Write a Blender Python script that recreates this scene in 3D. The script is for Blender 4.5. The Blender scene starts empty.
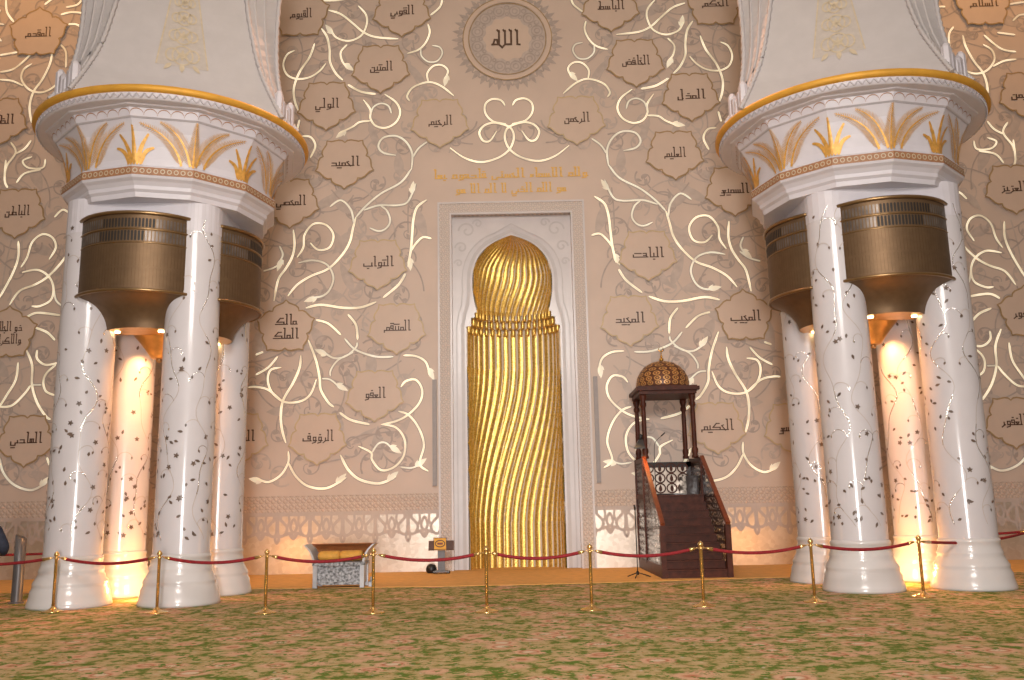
import bpy, bmesh, math, random
from mathutils import Vector, Matrix
PI = math.pi
random.seed(7)
SC = bpy.context.scene
COL = SC.collection

# ------------------------------------------------------------------ camera model (measured from the place)
F = 900.0
PITCH = math.atan(168 / 900.0)
ROLL = math.radians(1.15)
EYE = 1.6
_f = Vector((0, math.cos(PITCH), math.sin(PITCH)))
_r0 = Vector((1, 0, 0))
_u0 = _r0.cross(_f)
CR = math.cos(ROLL) * _r0 - math.sin(ROLL) * _u0
CU = math.sin(ROLL) * _r0 + math.cos(ROLL) * _u0
WALL = 24.3            # distance of the qibla wall
AX = 0.04              # axis of symmetry of the wall

def at(px, py, D):
    d = _f * F + CR * (px - 512) + CU * (340 - py)
    t = D / d.y
    return d.x * t, EYE + d.z * t

def wp(px, py):        # survey point on the wall face -> (x, z)
    return at(px, py, WALL)

# ------------------------------------------------------------------ materials
def new_mat(name):
    m = bpy.data.materials.new(name)
    m.use_nodes = True
    nt = m.node_tree
    return m, nt, nt.nodes['Principled BSDF']

def N(nt, typ, **kw):
    n = nt.nodes.new(typ)
    for k, v in kw.items():
        setattr(n, k, v)
    return n

def ramp(nt, stops, interp='LINEAR'):
    r = N(nt, 'ShaderNodeValToRGB')
    cr = r.color_ramp
    cr.interpolation = interp
    while len(cr.elements) > 1:
        cr.elements.remove(cr.elements[0])
    for i, (p, c) in enumerate(stops):
        e = cr.elements[0] if i == 0 else cr.elements.new(p)
        e.position = p
        e.color = (c[0], c[1], c[2], 1)
    return r

def mat(name, col, rough=0.5, metal=0.0, noise=0.0, nscale=6.0, bump=0.0, bscale=60.0, emit=None, estr=0.0, coat=0.0, spec=0.5, col2=None):
    m, nt, b = new_mat(name)
    tc = N(nt, 'ShaderNodeTexCoord')
    nz = N(nt, 'ShaderNodeTexNoise')
    nz.inputs['Scale'].default_value = nscale
    nz.inputs['Detail'].default_value = 4
    nt.links.new(tc.outputs['Object'], nz.inputs['Vector'])
    c2 = col2 or tuple(max(0, c * (1 - noise)) for c in col)
    c1 = col if col2 else tuple(min(1, c * (1 + noise * .6)) for c in col)
    rp = ramp(nt, [(0.3, c2), (0.7, c1)])
    nt.links.new(nz.outputs['Fac'], rp.inputs['Fac'])
    nt.links.new(rp.outputs['Color'], b.inputs['Base Color'])
    b.inputs['Roughness'].default_value = rough
    b.inputs['Metallic'].default_value = metal
    b.inputs['Coat Weight'].default_value = coat
    b.inputs['Coat Roughness'].default_value = 0.15 if 'marble' in name else 0.06
    b.inputs['Specular IOR Level'].default_value = spec
    if bump:
        n2 = N(nt, 'ShaderNodeTexNoise')
        n2.inputs['Scale'].default_value = bscale
        n2.inputs['Detail'].default_value = 3
        nt.links.new(tc.outputs['Object'], n2.inputs['Vector'])
        bp = N(nt, 'ShaderNodeBump')
        bp.inputs['Strength'].default_value = bump
        bp.inputs['Distance'].default_value = 0.02
        nt.links.new(n2.outputs['Fac'], bp.inputs['Height'])
        nt.links.new(bp.outputs['Normal'], b.inputs['Normal'])
    if emit:
        b.inputs['Emission Color'].default_value = (*emit, 1)
        b.inputs['Emission Strength'].default_value = estr
    return m

MT = {}
MT['wall'] = mat('wall_stone', (.60, .475, .395), .55, noise=.05, nscale=1.2, bump=.05, bscale=30)
MT['panel'] = mat('medallion_stone', (.595, .46, .37), .5, noise=.03, nscale=3)
MT['rim_brown'] = mat('medallion_rim', (.38, .25, .12), .45, noise=.2)
MT['rim_pale'] = mat('medallion_rim_pale', (.56, .42, .25), .45, noise=.15)
MT['letter'] = mat('letter_bronze', (.085, .04, .022), .4, noise=.2)
MT['letter_gold'] = mat('letter_gold', (.74, .44, .11), .5, metal=.0, noise=.2, nscale=20)
MT['relief'] = mat('relief_grey', (.44, .36, .315), .6, noise=.12)
MT['relief_soft'] = mat('relief_soft', (.515, .425, .37), .6, noise=.1)
MT['gleam_paint'] = mat('vine_gleam_paint', (.84, .76, .58), .4, emit=(1, .88, .62), estr=.5)  # vines are gold leaf; their gleam is put in as emission
MT['gleam_paint_dim'] = mat('vine_gleam_paint_dim', (.8, .76, .64), .4, emit=(.95, .92, .72), estr=.22)
MT['gleam_paint_leaf'] = mat('gleam_paint_leaf', (.8, .74, .6), .4, emit=(.95, .85, .62), estr=.3)
for _k, _lo, _hi in (('gleam_paint', .12, .62), ('gleam_paint_dim', .04, .30), ('gleam_paint_leaf', .08, .34)):  # uneven emission imitates bright and dim reflections
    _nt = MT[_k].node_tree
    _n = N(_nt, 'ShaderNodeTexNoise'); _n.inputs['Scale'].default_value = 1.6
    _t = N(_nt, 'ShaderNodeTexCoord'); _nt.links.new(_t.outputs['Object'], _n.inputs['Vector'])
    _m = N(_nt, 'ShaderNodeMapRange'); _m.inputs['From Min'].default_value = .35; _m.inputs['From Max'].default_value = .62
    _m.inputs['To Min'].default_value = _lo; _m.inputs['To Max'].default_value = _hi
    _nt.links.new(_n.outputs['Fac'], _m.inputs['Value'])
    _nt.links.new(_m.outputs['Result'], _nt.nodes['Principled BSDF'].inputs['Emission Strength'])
MT['marble'] = mat('white_marble', (.60, .57, .59), .45, noise=.03, nscale=2, coat=.8, spec=.25)
MT['marble_base'] = mat('white_marble_base', (.63, .60, .595), .4, noise=.03, nscale=2, coat=.8, spec=.25)
MT['capital'] = mat('capital_stone', (.63, .60, .64), .45, noise=.04, nscale=4)
MT['capital_shade'] = mat('capital_carving', (.47, .44, .47), .5, noise=.1, nscale=14)
MT['vault'] = mat('vault_stone', (.49, .46, .46), .5, noise=.05, nscale=3, bump=.06, bscale=14)
MT['vault_orn'] = mat('vault_ornament', (.55, .46, .33), .45, noise=.12, nscale=12)
MT['vault_orn_bg'] = mat('vault_ornament_ground', (.49, .44, .40), .5, noise=.06, nscale=12)
MT['gold_paint'] = mat('gold_leaf', (.74, .40, .09), .42, metal=.25, noise=.25, nscale=14)
MT['gold_feather'] = mat('gold_feather', (.62, .34, .11), .5, noise=.2, nscale=14)
MT['gold_band'] = mat('gold_band', (.70, .36, .045), .55, metal=.25, noise=.12, nscale=3)
MT['brown_orn'] = mat('brown_ornament', (.36, .17, .08), .5, noise=.2, nscale=20)
MT['shell'] = mat('pearl_shell', (.92, .9, .88), .1, metal=.85, noise=.1, bump=.9, bscale=38)
MT['vine_tan'] = mat('vine_inlay_tan', (.50, .42, .37), .3, noise=.2, coat=.5)
MT['leaf_dark'] = mat('leaf_inlay_dark', (.15, .10, .075), .3, noise=.4, nscale=9, coat=.5)
MT['bronze'] = mat('bronze', (.175, .108, .058), .5, metal=.7, noise=.12, nscale=7)
MT['bronze_rim'] = mat('bronze_rim', (.30, .19, .09), .32, metal=.85, noise=.1)
MT['bronze_plate_lit'] = mat('bronze_plate_lit', (.62, .36, .12), .35, metal=.7, noise=.15)  # lighter copy of bronze: lamplight on the undersides put into its colour
MT['bronze_slot'] = mat('bronze_slot', (.022, .016, .012), .6, noise=.3)
MT['bronze_line'] = mat('bronze_line', (.145, .085, .04), .5, metal=.6, noise=.2)
MT['bronze_glass'] = mat('bronze_slot_light', (.17, .14, .12), .35, metal=.5, noise=.4, nscale=5)
MT['bulb'] = mat('lamp_lens', (1, .9, .7), .4, emit=(1, .72, .35), estr=14)
MT['niche'] = mat('niche_marble', (.60, .555, .55), .3, noise=.05, nscale=2.5, coat=.2)
MT['niche_line'] = mat('niche_marble_relief', (.51, .47, .46), .4, noise=.05)
MT['brass'] = mat('polished_brass', (.78, .53, .22), .26, metal=.9, noise=.08)
MT['rope'] = mat('red_velvet', (.25, .008, .014), .8, noise=.3, nscale=30)
MT['wood'] = mat('cedar_wood', (.070, .018, .009), .5, noise=.4, nscale=8, spec=.25)
MT['wood_red'] = mat('cedar_rail', (.19, .040, .014), .45, noise=.25, nscale=8, coat=.1)
MT['wood_dark'] = mat('cedar_dark', (.022, .010, .008), .3, noise=.4, nscale=8, coat=.2)
MT['carve_gold'] = mat('gilt_carving', (.62, .32, .11), .4, metal=.3, noise=.3, nscale=16)
MT['carve_dark'] = mat('gilt_carving_ground', (.13, .04, .018), .45, noise=.4, nscale=16)
MT['gold'] = mat('bright_gold', (.85, .52, .14), .22, metal=1, noise=.1)
MT['silver'] = mat('silver_filigree', (.30, .31, .33), .4, metal=.3, noise=.85, nscale=20, bump=.5, bscale=60)
MT['silver_plain'] = mat('silver_plain', (.46, .47, .50), .4, metal=.4, noise=.2)
MT['cushion'] = mat('gold_cloth', (.62, .33, .06), .7, noise=.15, nscale=10)
MT['carved_red'] = mat('carved_red', (.48, .17, .055), .5, noise=.2)
MT['scroll_gold'] = mat('scroll_gold', (.75, .48, .20), .45, noise=.2, nscale=20)
MT['mirror'] = mat('added_reflector_metal', (.86, .84, .82), .12, metal=1)  # mirror sheet added behind the pulpit lattice for bright flecks
MT['black'] = mat('black_plastic', (.014, .013, .014), .4, noise=.2)
MT['grey_metal'] = mat('grey_metal', (.12, .115, .12), .4, metal=.3, noise=.12)
MT['grey_strip'] = mat('grey_strip', (.30, .265, .255), .5, noise=.08)
MT['board'] = mat('brown_board', (.085, .034, .022), .5, noise=.2)
MT['skin'] = mat('skin', (.48, .30, .21), .5, noise=.08)
MT['navy'] = mat('navy_cloth', (.022, .028, .05), .8, noise=.3, nscale=20)
MT['trouser'] = mat('dark_trousers', (.03, .03, .035), .8, noise=.3, nscale=20)
MT['hair'] = mat('dark_hair', (.02, .014, .01), .6, noise=.3, nscale=40)
MT['eye'] = mat('eye', (.05, .03, .02), .2)

def gold_mosaic():
    m, nt, b = new_mat('gold_mosaic')
    tc = N(nt, 'ShaderNodeTexCoord')
    v = N(nt, 'ShaderNodeTexVoronoi')
    v.inputs['Scale'].default_value = 34
    nt.links.new(tc.outputs['Object'], v.inputs['Vector'])
    rp = ramp(nt, [(0, (.50, .31, .05)), (.5, (.74, .49, .12)), (1, (.90, .67, .24))])
    nt.links.new(v.outputs['Color'], rp.inputs['Fac'])
    nt.links.new(rp.outputs['Color'], b.inputs['Base Color'])
    b.inputs['Metallic'].default_value = .80
    b.inputs['Roughness'].default_value = .36
    bp = N(nt, 'ShaderNodeBump')
    bp.inputs['Strength'].default_value = .16
    bp.inputs['Distance'].default_value = .01
    nt.links.new(v.outputs['Color'], bp.inputs['Height'])
    nt.links.new(bp.outputs['Normal'], b.inputs['Normal'])
    return m
MT['gold_mosaic'] = gold_mosaic()
MT['groove'] = mat('flute_groove', (.60, .50, .37), .45, noise=.1, nscale=9)

def lattice_mat(name, c_hi, c_lo, cell):
    """interlaced strip carving: two crossed families of diagonals plus rings"""
    m, nt, b = new_mat(name)
    tc = N(nt, 'ShaderNodeTexCoord')
    sp = N(nt, 'ShaderNodeSeparateXYZ')
    nt.links.new(tc.outputs['Object'], sp.inputs['Vector'])
    def math_(op, a, bb=None):
        n = N(nt, 'ShaderNodeMath', operation=op)
        for i, x in enumerate((a, bb)):
            if x is None: continue
            if isinstance(x, (int, float)): n.inputs[i].default_value = x
            else: nt.links.new(x, n.inputs[i])
        return n.outputs[0]
    k = 2 * PI / cell
    sx = math_('SINE', math_('MULTIPLY', sp.outputs['X'], k))
    sz = math_('SINE', math_('MULTIPLY', sp.outputs['Z'], k))
    s = math_('ADD', sx, sz)
    d = math_('SINE', math_('MULTIPLY', math_('ADD', sp.outputs['X'], sp.outputs['Z']), k))
    e = math_('ABSOLUTE', math_('ADD', s, math_('MULTIPLY', d, .5)))
    rp = ramp(nt, [(0, c_hi), (.28, c_hi), (.42, c_lo), (.75, c_lo), (.95, c_hi)])
    nt.links.new(e, rp.inputs['Fac'])
    nt.links.new(rp.outputs['Color'], b.inputs['Base Color'])
    b.inputs['Roughness'].default_value = .5
    bp = N(nt, 'ShaderNodeBump')
    bp.inputs['Strength'].default_value = .4
    bp.inputs['Distance'].default_value = .02
    nt.links.new(e, bp.inputs['Height'])
    nt.links.new(bp.outputs['Normal'], b.inputs['Normal'])
    return m
MT['lattice'] = lattice_mat('frame_lattice', (.62, .53, .47), (.44, .375, .345), .13)
MT['lattice_pink'] = lattice_mat('frieze_lattice', (.57, .45, .37), (.41, .325, .28), .16)

def dado_mat():
    m, nt, b = new_mat('dado_mother_of_pearl')
    tc = N(nt, 'ShaderNodeTexCoord')
    v = N(nt, 'ShaderNodeTexVoronoi')
    v.inputs['Scale'].default_value = 9
    nt.links.new(tc.outputs['Object'], v.inputs['Vector'])
    rp = ramp(nt, [(0, (.60, .50, .41)), (1, (.74, .65, .56))])
    nt.links.new(v.outputs['Color'], rp.inputs['Fac'])
    nt.links.new(rp.outputs['Color'], b.inputs['Base Color'])
    b.inputs['Roughness'].default_value = .30
    b.inputs['Metallic'].default_value = .6
    bp = N(nt, 'ShaderNodeBump')
    bp.inputs['Strength'].default_value = .10
    bp.inputs['Distance'].default_value = .02
    nt.links.new(v.outputs['Color'], bp.inputs['Height'])
    nt.links.new(bp.outputs['Normal'], b.inputs['Normal'])
    return m
MT['dado'] = dado_mat()
MT['screen'] = mat('dado_screen', (.50, .42, .375), .55, noise=.06)

def carpet_mat():
    m, nt, b = new_mat('carpet_floral')
    L = nt.links
    tc = N(nt, 'ShaderNodeTexCoord')
    # warp
    wz = N(nt, 'ShaderNodeTexNoise'); wz.inputs['Scale'].default_value = 2.3; wz.inputs['Detail'].default_value = 3
    L.new(tc.outputs['Object'], wz.inputs['Vector'])
    mx = N(nt, 'ShaderNodeMix', data_type='VECTOR'); mx.inputs['Factor'].default_value = .12
    L.new(tc.outputs['Object'], mx.inputs['A']); L.new(wz.outputs['Color'], mx.inputs['B'])
    def vor(scale, feature='F1'):
        v = N(nt, 'ShaderNodeTexVoronoi', feature=feature); v.inputs['Scale'].default_value = scale
        L.new(mx.outputs['Result'], v.inputs['Vector']); return v
    def nz(scale, det=4):
        n = N(nt, 'ShaderNodeTexNoise'); n.inputs['Scale'].default_value = scale; n.inputs['Detail'].default_value = det
        n.inputs['Roughness'].default_value = .65
        L.new(mx.outputs['Result'], n.inputs['Vector']); return n
    def mixc(fac, a, c, mode='MIX'):
        n = N(nt, 'ShaderNodeMix', data_type='RGBA', blend_type=mode)
        if isinstance(fac, float): n.inputs['Factor'].default_value = fac
        else: L.new(fac, n.inputs['Factor'])
        for key, x in (('A', a), ('B', c)):
            if isinstance(x, tuple): n.inputs[key].default_value = (*x, 1)
            else: L.new(x, n.inputs[key])
        return n.outputs['Result']
    # tan / green ground
    g = nz(6.2, 5)
    ground = ramp(nt, [(.39, (.13, .20, .035)), (.45, (.25, .25, .085)), (.50, (.52, .39, .21)), (.62, (.62, .45, .30))])
    L.new(g.outputs['Fac'], ground.inputs['Fac'])
    # blossoms
    v1 = vor(2.3)
    fl = ramp(nt, [(0, (.74, .58, .52)), (.14, (.76, .58, .48)), (.22, (.56, .22, .14)), (.29, (.76, .46, .36)), (.44, (.64, .40, .29))])
    L.new(v1.outputs['Distance'], fl.inputs['Fac'])
    msk = ramp(nt, [(.37, (1, 1, 1)), (.47, (0, 0, 0))])
    L.new(v1.outputs['Distance'], msk.inputs['Fac'])
    c1 = mixc(msk.outputs['Color'], ground.outputs['Color'], fl.outputs['Color'])
    # green leaves over everything
    g2 = nz(10, 3)
    lm = ramp(nt, [(.565, (0, 0, 0)), (.60, (1, 1, 1))])
    L.new(g2.outputs['Fac'], lm.inputs['Fac'])
    c2 = mixc(lm.outputs['Color'], c1, (.14, .23, .045))
    # small red / pale specks
    v2 = vor(10)
    sm = ramp(nt, [(.10, (1, 1, 1)), (.22, (0, 0, 0))])
    L.new(v2.outputs['Distance'], sm.inputs['Fac'])
    sc = ramp(nt, [(0, (.50, .14, .08)), (.3, (.76, .60, .50)), (.55, (.58, .27, .14)), (.8, (.62, .56, .56))], 'CONSTANT')
    sepc = N(nt, 'ShaderNodeSeparateColor'); L.new(v2.outputs['Color'], sepc.inputs['Color'])
    L.new(sepc.outputs['Red'], sc.inputs['Fac'])
    half = N(nt, 'ShaderNodeMath', operation='MULTIPLY'); L.new(sm.outputs['Color'], half.inputs[0]); half.inputs[1].default_value = .8
    c3 = mixc(half.outputs[0], c2, sc.outputs['Color'])
    # pile
    p = N(nt, 'ShaderNodeTexNoise'); p.inputs['Scale'].default_value = 55; p.inputs['Detail'].default_value = 3
    L.new(tc.outputs['Object'], p.inputs['Vector'])
    pr = ramp(nt, [(.3, (.74, .73, .60)), (.7, (.90, .88, .74))])
    L.new(p.outputs['Fac'], pr.inputs['Fac'])
    c4 = mixc(1.0, c3, pr.outputs['Color'], 'MULTIPLY')
    L.new(c4, b.inputs['Base Color'])
    b.inputs['Roughness'].default_value = .95
    b.inputs['Specular IOR Level'].default_value = .1
    bp = N(nt, 'ShaderNodeBump'); bp.inputs['Strength'].default_value = .5; bp.inputs['Distance'].default_value = .02
    L.new(p.outputs['Fac'], bp.inputs['Height']); L.new(bp.outputs['Normal'], b.inputs['Normal'])
    return m
MT['carpet'] = carpet_mat()
MT['strip'] = mat('orange_strip', (.74, .38, .11), .85, noise=.14, nscale=5, bump=.2, bscale=80)

# ------------------------------------------------------------------ mesh helpers
class MB:
    def __init__(s):
        s.v = []; s.f = []; s.mi = []; s.sm = []
    def vert(s, p):
        s.v.append(tuple(p)); return len(s.v) - 1
    def face(s, idx, m=0, smooth=False):
        s.f.append(tuple(idx)); s.mi.append(m); s.sm.append(smooth)
    def poly(s, pts, m=0, smooth=False):
        s.face([s.vert(p) for p in pts], m, smooth)
    def box(s, x0, x1, y0, y1, z0, z1, m=0):
        b = len(s.v)
        for z in (z0, z1):
            for (x, y) in ((x0, y0), (x1, y0), (x1, y1), (x0, y1)):
                s.v.append((x, y, z))
        for q in ((3, 2, 1, 0), (4, 5, 6, 7), (0, 1, 5, 4), (1, 2, 6, 5), (2, 3, 7, 6), (3, 0, 4, 7)):
            s.face([b + i for i in q], m)
    def obox(s, a, c, w, h, m=0, up=(0, 0, 1)):
        a = Vector(a); c = Vector(c); d = (c - a).normalized()
        side = d.cross(Vector(up))
        if side.length < 1e-4: side = Vector((1, 0, 0))
        side.normalize(); u2 = side.cross(d).normalized()
        b = len(s.v)
        for p in (a, c):
            for (i, j) in ((-1, -1), (1, -1), (1, 1), (-1, 1)):
                s.v.append(tuple(p + side * (w / 2 * i) + u2 * (h / 2 * j)))
        for q in ((3, 2, 1, 0), (4, 5, 6, 7), (0, 1, 5, 4), (1, 2, 6, 5), (2, 3, 7, 6), (3, 0, 4, 7)):
            s.face([b + i for i in q], m)
    def lathe(s, prof, cx=0, cy=0, n=32, m=0, a0=0, a1=2 * PI, smooth=True, poly=None, rot=0, cap=True):
        full = abs(a1 - a0 - 2 * PI) < 1e-6
        k = n if full else n + 1
        rows = []
        for (r, z) in prof:
            row = []
            for i in range(k):
                a = a0 + (a1 - a0) * i / n + rot
                row.append(s.vert((cx + r * math.cos(a), cy + r * math.sin(a), z)))
            rows.append(row)
        for j in range(len(rows) - 1):
            for i in range(n):
                i2 = (i + 1) % k
                s.face((rows[j][i], rows[j][i2], rows[j + 1][i2], rows[j + 1][i]), m, smooth)
        if full and cap:
            s.face(rows[0][::-1], m); s.face(rows[-1], m)
        return rows
    def tube(s, pts, r, n=8, m=0, cap=True):
        pts = [Vector(p) for p in pts]
        rows = []
        ref = Vector((0, 0, 1))
        for i, p in enumerate(pts):
            d = (pts[min(i + 1, len(pts) - 1)] - pts[max(i - 1, 0)]).normalized()
            rf = ref if abs(d.dot(ref)) < .95 else Vector((0, 1, 0))
            a = d.cross(rf).normalized(); c = d.cross(a).normalized()
            rr = r(i / (len(pts) - 1)) if callable(r) else r
            rows.append([s.vert(p + a * (rr * math.cos(t * 2 * PI / n)) + c * (rr * math.sin(t * 2 * PI / n))) for t in range(n)])
        for j in range(len(rows) - 1):
            for i in range(n):
                s.face((rows[j][i], rows[j][(i + 1) % n], rows[j + 1][(i + 1) % n], rows[j + 1][i]), m, True)
        if cap:
            s.face(rows[0][::-1], m); s.face(rows[-1], m)
    def ball(s, c, r, m=0, n=14, k=9, sq=1.0):
        prof = []
        for j in range(k + 1):
            t = -PI / 2 + PI * j / k
            prof.append((max(r * math.cos(t), .0004), c[2] + r * sq * math.sin(t)))
        s.lathe(prof, c[0], c[1], n, m)
    def ribbon(s, pts, w, mp, m=0, closed=False):
        """flat strip along a 2-D path; mp maps (u, v) to 3-D"""
        n = len(pts)
        prev = None; first = None
        lay = isinstance(mp, Lay)
        if lay: mp.nxt()
        for i, (x, y) in enumerate(pts):
            if lay and not closed: mp.along(i / n)
            if closed:
                a, c = pts[(i - 1) % n], pts[(i + 1) % n]
            else:
                a, c = pts[max(i - 1, 0)], pts[min(i + 1, n - 1)]
            dx, dy = c[0] - a[0], c[1] - a[1]
            l = math.hypot(dx, dy) or 1
            nx, ny = -dy / l, dx / l
            ww = (w(i / (n - 1)) if callable(w) else w) / 2
            L = s.vert(mp(x + nx * ww, y + ny * ww)); R = s.vert(mp(x - nx * ww, y - ny * ww))
            if prev: s.face((prev[1], R, L, prev[0]), m)
            else: first = (L, R)
            prev = (L, R)
        if closed: s.face((prev[1], first[1], first[0], prev[0]), m)
    def leaf(s, x, y, ang, ln, wd, mp, m=0, n=6):
        if isinstance(mp, Lay): mp.nxt()
        ca, sa = math.cos(ang), math.sin(ang)
        top = []; bot = []
        for i in range(n + 1):
            t = i / n
            h = wd / 2 * math.sin(PI * t ** .8)
            top.append((t * ln, h)); bot.append((t * ln, -h))
        out = bot + top[::-1][1:-1]
        s.poly([mp(x + a * ca - b * sa, y + a * sa + b * ca) for a, b in out], m)
    def build(s, name, mats, parent=None, loc=(0, 0, 0), rz=0, flip=False):
        me = bpy.data.meshes.new(name)
        me.from_pydata(s.v, [], s.f)
        if not isinstance(mats, (list, tuple)): mats = [mats]
        for m in mats: me.materials.append(MT[m] if isinstance(m, str) else m)
        me.polygons.foreach_set('material_index', s.mi)
        me.polygons.foreach_set('use_smooth', s.sm)
        me.validate(); me.update()
        o = bpy.data.objects.new(name, me)
        COL.objects.link(o)
        o.location = loc; o.rotation_euler.z = rz
        if parent: o.parent = parent
        return o

def fix_normals(o):
    bm = bmesh.new(); bm.from_mesh(o.data)
    bmesh.ops.remove_doubles(bm, verts=bm.verts, dist=1e-5)
    bmesh.ops.recalc_face_normals(bm, faces=bm.faces)
    bm.to_mesh(o.data); bm.free()
    return o

def thing(name, label, cat, loc=(0, 0, 0), rz=0, group=None):
    o = bpy.data.objects.new(name, None); COL.objects.link(o)
    o.empty_display_size = .2
    o.location = loc; o.rotation_euler.z = rz
    return tag(o, label, cat, group)

def tag(o, label, cat, group=None):
    o['label'] = label; o['category'] = cat
    if group: o['group'] = group
    return o

def struct(o):
    o['kind'] = 'structure'; return o

def copy_tree(o, parent=None):
    c = o.copy(); COL.objects.link(c)
    if parent: c.parent = parent
    for ch in list(o.children): copy_tree(ch, c)
    return c

def catmull(pts, n=8, closed=False):
    out = []
    P = pts
    k = len(P)
    rng = range(k if closed else k - 1)
    for i in rng:
        if closed:
            p0, p1, p2, p3 = P[(i - 1) % k], P[i], P[(i + 1) % k], P[(i + 2) % k]
        else:
            p0, p1, p2, p3 = P[max(i - 1, 0)], P[i], P[i + 1], P[min(i + 2, k - 1)]
        for j in range(n):
            t = j / n
            out.append(tuple(.5 * (2 * p1[d] + (-p0[d] + p2[d]) * t + (2 * p0[d] - 5 * p1[d] + 4 * p2[d] - p3[d]) * t * t
                                   + (-p0[d] + 3 * p1[d] - 3 * p2[d] + p3[d]) * t ** 3) for d in range(len(p1))))
    if not closed: out.append(tuple(P[-1]))
    return out

class Lay:
    """maps flat ornament onto a surface; every piece gets its own hair's breadth of relief"""
    def __init__(s, fn, off): s.fn = fn; s.off = off; s.k = 0; s.cur = off
    def nxt(s): s.k = (s.k + 1) % 37; s.cur = s.off + s.k * .00035; s.base = s.cur
    def along(s, t): s.cur = s.base + t * .0025
    def __call__(s, u, v): return s.fn(u, v, s.cur)
def wallmap(off):
    return Lay(lambda u, v, o: (u, WALL - o, v), off)

# ------------------------------------------------------------------ Kufic stroke lettering
NOJOIN = set('اأآدذرزوؤ ')
def glyph(ch, pj, nj):
    """strokes (right edge at 0, running to -adv), adv. y=0 baseline, alef = 4"""
    S = []; base = True
    def dots(n, x, y):
        for i in range(n):
            xx = x + (i - (n - 1) / 2) * .75
            S.append([(xx - .17, y), (xx + .17, y)])
    if ch in 'اأ':
        S.append([(-.45, 4), (-.45, 0), (0 if pj else -.05, 0)]); S.append([(-.75, 4), (-.45, 3.75)])
        if ch == 'أ': dots(1, -.45, 5.1)
        return S, 1.0, False
    if ch == 'ل':
        S.append([(-.5, 4), (-.5, 0)]); S.append([(-.8, 4), (-.5, 3.75)])
        S.append([(0, 0), (-.5, 0)] if pj else [(-.3, 0), (-.5, 0)])
        if nj: S.append([(-.5, 0), (-1.05, 0)]); return S, 1.05, True
        S.append([(-.5, 0), (-.5, -.6), (-1.7, -.6), (-1.7, .6)]); return S, 2.0, False
    if ch in 'بتثني' and nj:
        S.append([(-.55, 1.5), (-.55, 0)]); S.append([(0, 0), (-1.15, 0)])
        if ch == 'ب': dots(1, -.55, -.95)
        if ch == 'ي': dots(2, -.55, -.95)
        if ch == 'ت': dots(2, -.55, 2.4)
        if ch == 'ن': dots(1, -.55, 2.4)
        if ch == 'ث': dots(3, -.55, 2.4)
        return S, 1.15, True
    if ch in 'بتث':
        if not pj: S.append([(-.2, 1.3), (-.2, 0)])
        S.append([(0, 0), (-2.8, 0), (-2.8, .9)])
        dots({'ب': 1, 'ت': 2, 'ث': 3}[ch], -1.4, -.95 if ch == 'ب' else 1.5)
        return S, 3.1, False
    if ch == 'ن':
        S.append([(0, 0), (-.5, 0)]); S.append([(-.5, 1.3), (-.5, -.9), (-1.9, -.9), (-1.9, .2)]); dots(1, -1.2, 1.2)
        return S, 2.2, False
    if ch in 'يى':
        S.append([(0, 0), (-.9, 0), (-.9, -.9), (-2.3, -.9), (-2.3, .4)])
        if not pj: S.append([(-.2, .9), (-.2, 0)])
        if ch == 'ي': dots(2, -1.6, -1.8)
        return S, 2.5, False
    if ch == 'م':
        S.append([(0, 0), (-1.4, 0)]); S.append([(-.25, 0), (-.25, 1.15), (-1.2, 1.15), (-1.2, 0)])
        if not nj: S.append([(-1.4, 0), (-2.1, 0), (-2.1, -.7)]); return S, 2.3, False
        return S, 1.45, True
    if ch in 'فق':
        S.append([(-.3, .75), (-.3, 1.8), (-1.15, 1.8), (-1.15, .75), (-.3, .75)]); S.append([(-.3, .8), (-.3, 0)])
        dots(1 if ch == 'ف' else 2, -.7, 2.75)
        if nj: S.append([(0, 0), (-1.45, 0)]); return S, 1.45, True
        if ch == 'ف': S.append([(0, 0), (-2.9, 0), (-2.9, .8)]); return S, 3.1, False
        S.append([(0, 0), (-.5, 0), (-.5, -1), (-2, -1), (-2, 0)]); return S, 2.3, False
    if ch in 'وؤ':
        S.append([(-.3, .1), (-.3, 1.35), (-1.2, 1.35), (-1.2, .1), (-.3, .1)]); S.append([(0, 0), (-1.2, 0)])
        S.append([(-.35, 0), (-.5, -.6), (-1.5, -.9)])
        if ch == 'ؤ': dots(1, -.75, 2.3)
        return S, 1.7, False
    if ch in 'دذ':
        S.append([(0, 0), (-1.6, 0)]); S.append([(-.3, 0), (-.3, 1.15), (-1.5, 1.15)])
        if ch == 'ذ': dots(1, -.9, 2.1)
        return S, 1.9, False
    if ch == 'ك':
        S.append([(0, 0), (-3.0, 0)]); S.append([(-.35, 0), (-.35, .9), (-2.6, .9), (-1.5, 2.4), (-.6, 2.4)])
        if nj: return S, 3.0, True
        return S, 3.2, False
    if ch in 'حجخ':
        S.append([(0, 0), (-1.5, 0)]); S.append([(-1.3, 1.5), (-.2, -.2)])
        S.append([(-1.3, 1.5), (-.8, 1.75)])
        if ch == 'ج': dots(1, -.8, -1.0)
        if ch == 'خ': dots(1, -.8, 2.7)
        if nj: return S, 1.5, True
        S.append([(-.2, -.2), (-1.4, -1.2), (-.2, -1.2)]); return S, 1.8, False
    if ch in 'سش':
        for i in range(3): S.append([(-.4 - i * .65, 1.2), (-.4 - i * .65, 0)])
        if ch == 'ش': dots(3, -1.05, 2.2)
        S.append([(0, 0), (-2.1, 0)])
        if nj: return S, 2.1, True
        S.append([(-2.1, 0), (-2.1, -.9), (-3.4, -.9), (-3.4, .2)]); return S, 3.6, False
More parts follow.
